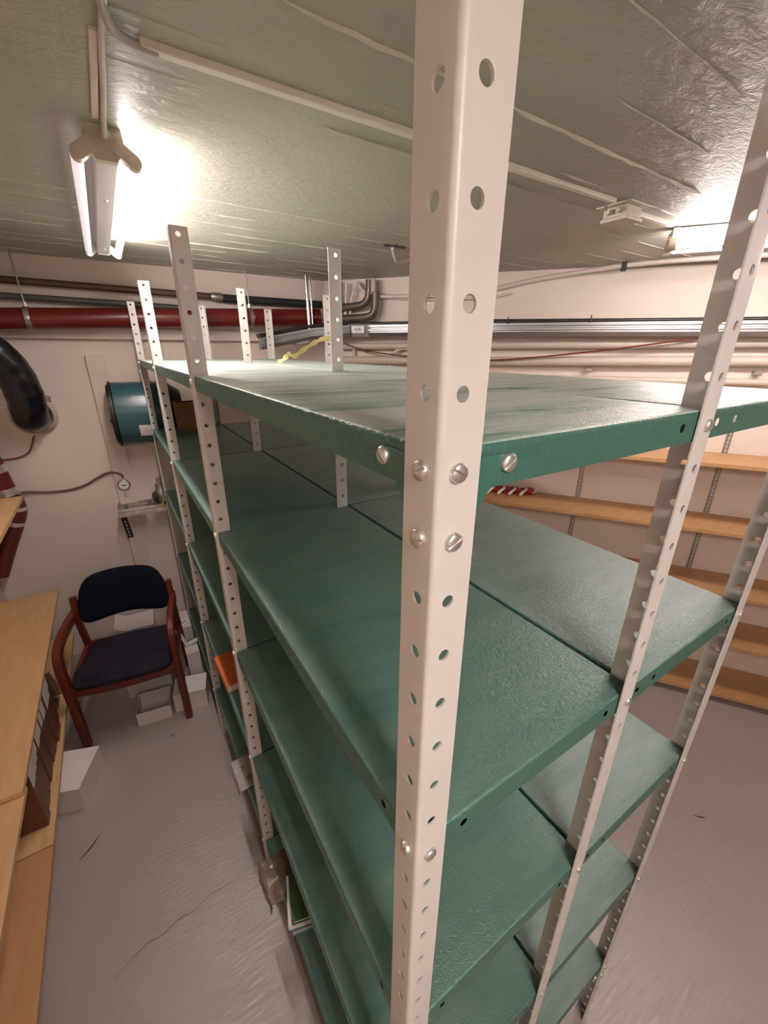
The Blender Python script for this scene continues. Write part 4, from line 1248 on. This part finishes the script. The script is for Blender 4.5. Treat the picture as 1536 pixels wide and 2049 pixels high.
cushion('backrest', back_o, 0.026, 0.016, 'navy', lambda x, z, t: Vector((x, 0.365 + 0.19 * z + 0.035 - 0.035 * (x / 0.245) ** 2 - t, 0.555 + z)))

# ------------------------------------------------------------------ cardboard boxes on the floor
def carton(loc, rz, w, d, h, label, lid='closed', mat='card_white', top='card_bright', flaps=(), t=0.004):
    root = empty('carton', loc, rz)
    tag(root, label, 'box')
    bm = NB()
    box(bm, (-w / 2, -d / 2, 0), (w / 2, d / 2, t))
    box(bm, (-w / 2, -d / 2, t), (w / 2, -d / 2 + t, h)); box(bm, (-w / 2, d / 2 - t, t), (w / 2, d / 2, h))
    box(bm, (-w / 2, -d / 2 + t, t), (-w / 2 + t, d / 2 - t, h)); box(bm, (w / 2 - t, -d / 2 + t, t), (w / 2, d / 2 - t, h))
    finish('box_body', bm, mat, root)
    if lid == 'closed':
        bm = NB(); box(bm, (-w / 2 - 0.001, -d / 2 - 0.001, h), (w / 2 + 0.001, d / 2 + 0.001, h + 0.003), 0.0008); finish('lid', bm, top, root)
    for side, ang in flaps:
        bm = NB()
        L_ = 0.45 * min(w, d)
        if side in 'fb':
            box(bm, (-w / 2, 0, -0.0015), (w / 2, L_, 0.0015)); o = finish('flap', bm, top, root, None, (0, (-d / 2 if side == 'f' else d / 2), h), (ang if side == 'b' else PI - ang, 0, 0))
        else:
            box(bm, (0, -d / 2, -0.0015), (L_, d / 2, 0.0015)); o = finish('flap', bm, top, root, None, ((w / 2 if side == 'r' else -w / 2), 0, h), (0, -ang if side == 'r' else -(PI - ang), 0))
    return root
carton((-0.735, 1.865, 0), math.radians(-20), 0.25, 0.235, 0.140, 'closed white carton on the floor under the low left shelf')
carton((-0.305, 2.185, 0), math.radians(-8), 0.180, 0.175, 0.092, 'small open white carton on the floor in front, under the chair', 'open')
carton((-0.098, 2.160, 0), math.radians(-13), 0.185, 0.15, 0.128, 'white carton with a bright lid beside the chair leg and the green rack')
carton((-0.31, 2.46, 0), math.radians(-5), 0.25, 0.16, 0.13, 'open white carton standing behind the small one under the chair', 'open', flaps=(('r', 0.6),))
carton((-0.305, 2.84, 0), math.radians(-4), 0.17, 0.20, 0.27, 'tall white carton seen between the seat and backrest of the chair', 'closed', flaps=(('l', 0.5),))
carton((-0.042, 2.345, 0), 0.0, 0.076, 0.12, 0.255, 'narrow upright white carton squeezed between the chair and the rack', 'closed', top='card_white')
carton((-0.050, 2.66, 0), 0.0, 0.090, 0.22, 0.285, 'narrow white carton at the back beside the last rack upright', 'closed', top='card_white')
# packing pieces on those cartons
bm = NB()
box(bm, (-0.009, -0.010, 0), (0.009, 0.010, 0.105), 0.002); box(bm, (0.009, -0.010, 0.0), (0.085, 0.010, 0.018), 0.002)
tag(finish('packing_frame', bm, 'white_plastic', None, None, (-0.062, 2.372, 0.2605), (0.0, -0.25, 0.0)), 'white L shaped packing frame standing on the carton squeezed beside the rack', 'packing')
bm = NB(); box(bm, (-0.033, -0.022, 0), (0.033, 0.022, 0.016), 0.002)
o = tag(finish('small_white_box', bm, 'white_plastic', None, None, (-0.045, 2.60, 0.290), (0.35, 0.0, 0.6)), 'tiny white box with a printed mark lying on the back carton beside the rack', 'box')
bm = NB(); box(bm, (-0.016, -0.009, 0.016), (0.016, 0.009, 0.0165)); finish('print_mark', bm, 'cable', o)

# ------------------------------------------------------------------ marks on the floor
for i, (x, y_, a_, l_) in enumerate([(-0.635, 1.50, 0.8, 0.11), (-0.248, 1.94, 0.2, 0.03), (1.842, 0.087, -0.8, 0.05), (1.30, 0.16, 0.5, 0.02)]):
    bm = NB()
    n = 7
    poly = [(-l_ / 2 + l_ * k / n, 0.0022 * math.sin(PI * k / n) + 0.001) for k in range(n + 1)] + [(l_ / 2 - l_ * k / n, -0.0022 * math.sin(PI * k / n) - 0.001) for k in range(n + 1)]
    prism(bm, poly, lambda a2, b2, c2: Vector((a2, b2 + 0.3 * a2 * a2 / l_, c2)), 0.0006)
    bmesh.ops.recalc_face_normals(bm, faces=bm.faces)
    tag(finish('floor_scuff', bm, 'dark_steel', None, None, (x, y_, 0.0001), (0, 0, a_)), ['long dark scuff on the floor of the left aisle', 'small dark scuff on the floor in front of the chair', 'dark scuff on the floor right of the rack', 'tiny dark speck on the floor beside the rack'][i], 'scuff', 'scuffs on the floor')

# fine crack across the left aisle, part of the floor itself
bm = NB()
path = smooth_path([(-0.56, 0.955, 0.0004), (-0.524, 0.971, 0.0004), (-0.45, 1.000, 0.0004), (-0.40, 0.996, 0.0004), (-0.33, 1.016, 0.0004), (-0.29, 1.009, 0.0004), (-0.21, 1.030, 0.0004), (-0.13, 1.024, 0.0004), (-0.055, 1.034, 0.0004)], 4)
sweep_rect(bm, path, [0.0009 + 0.0008 * random.random() for _ in path], 0.0006, (0, 1, 0))
struct('trim_4', bm, 'dark_steel')['label'] = 'fine crack in the floor paint across the left aisle'
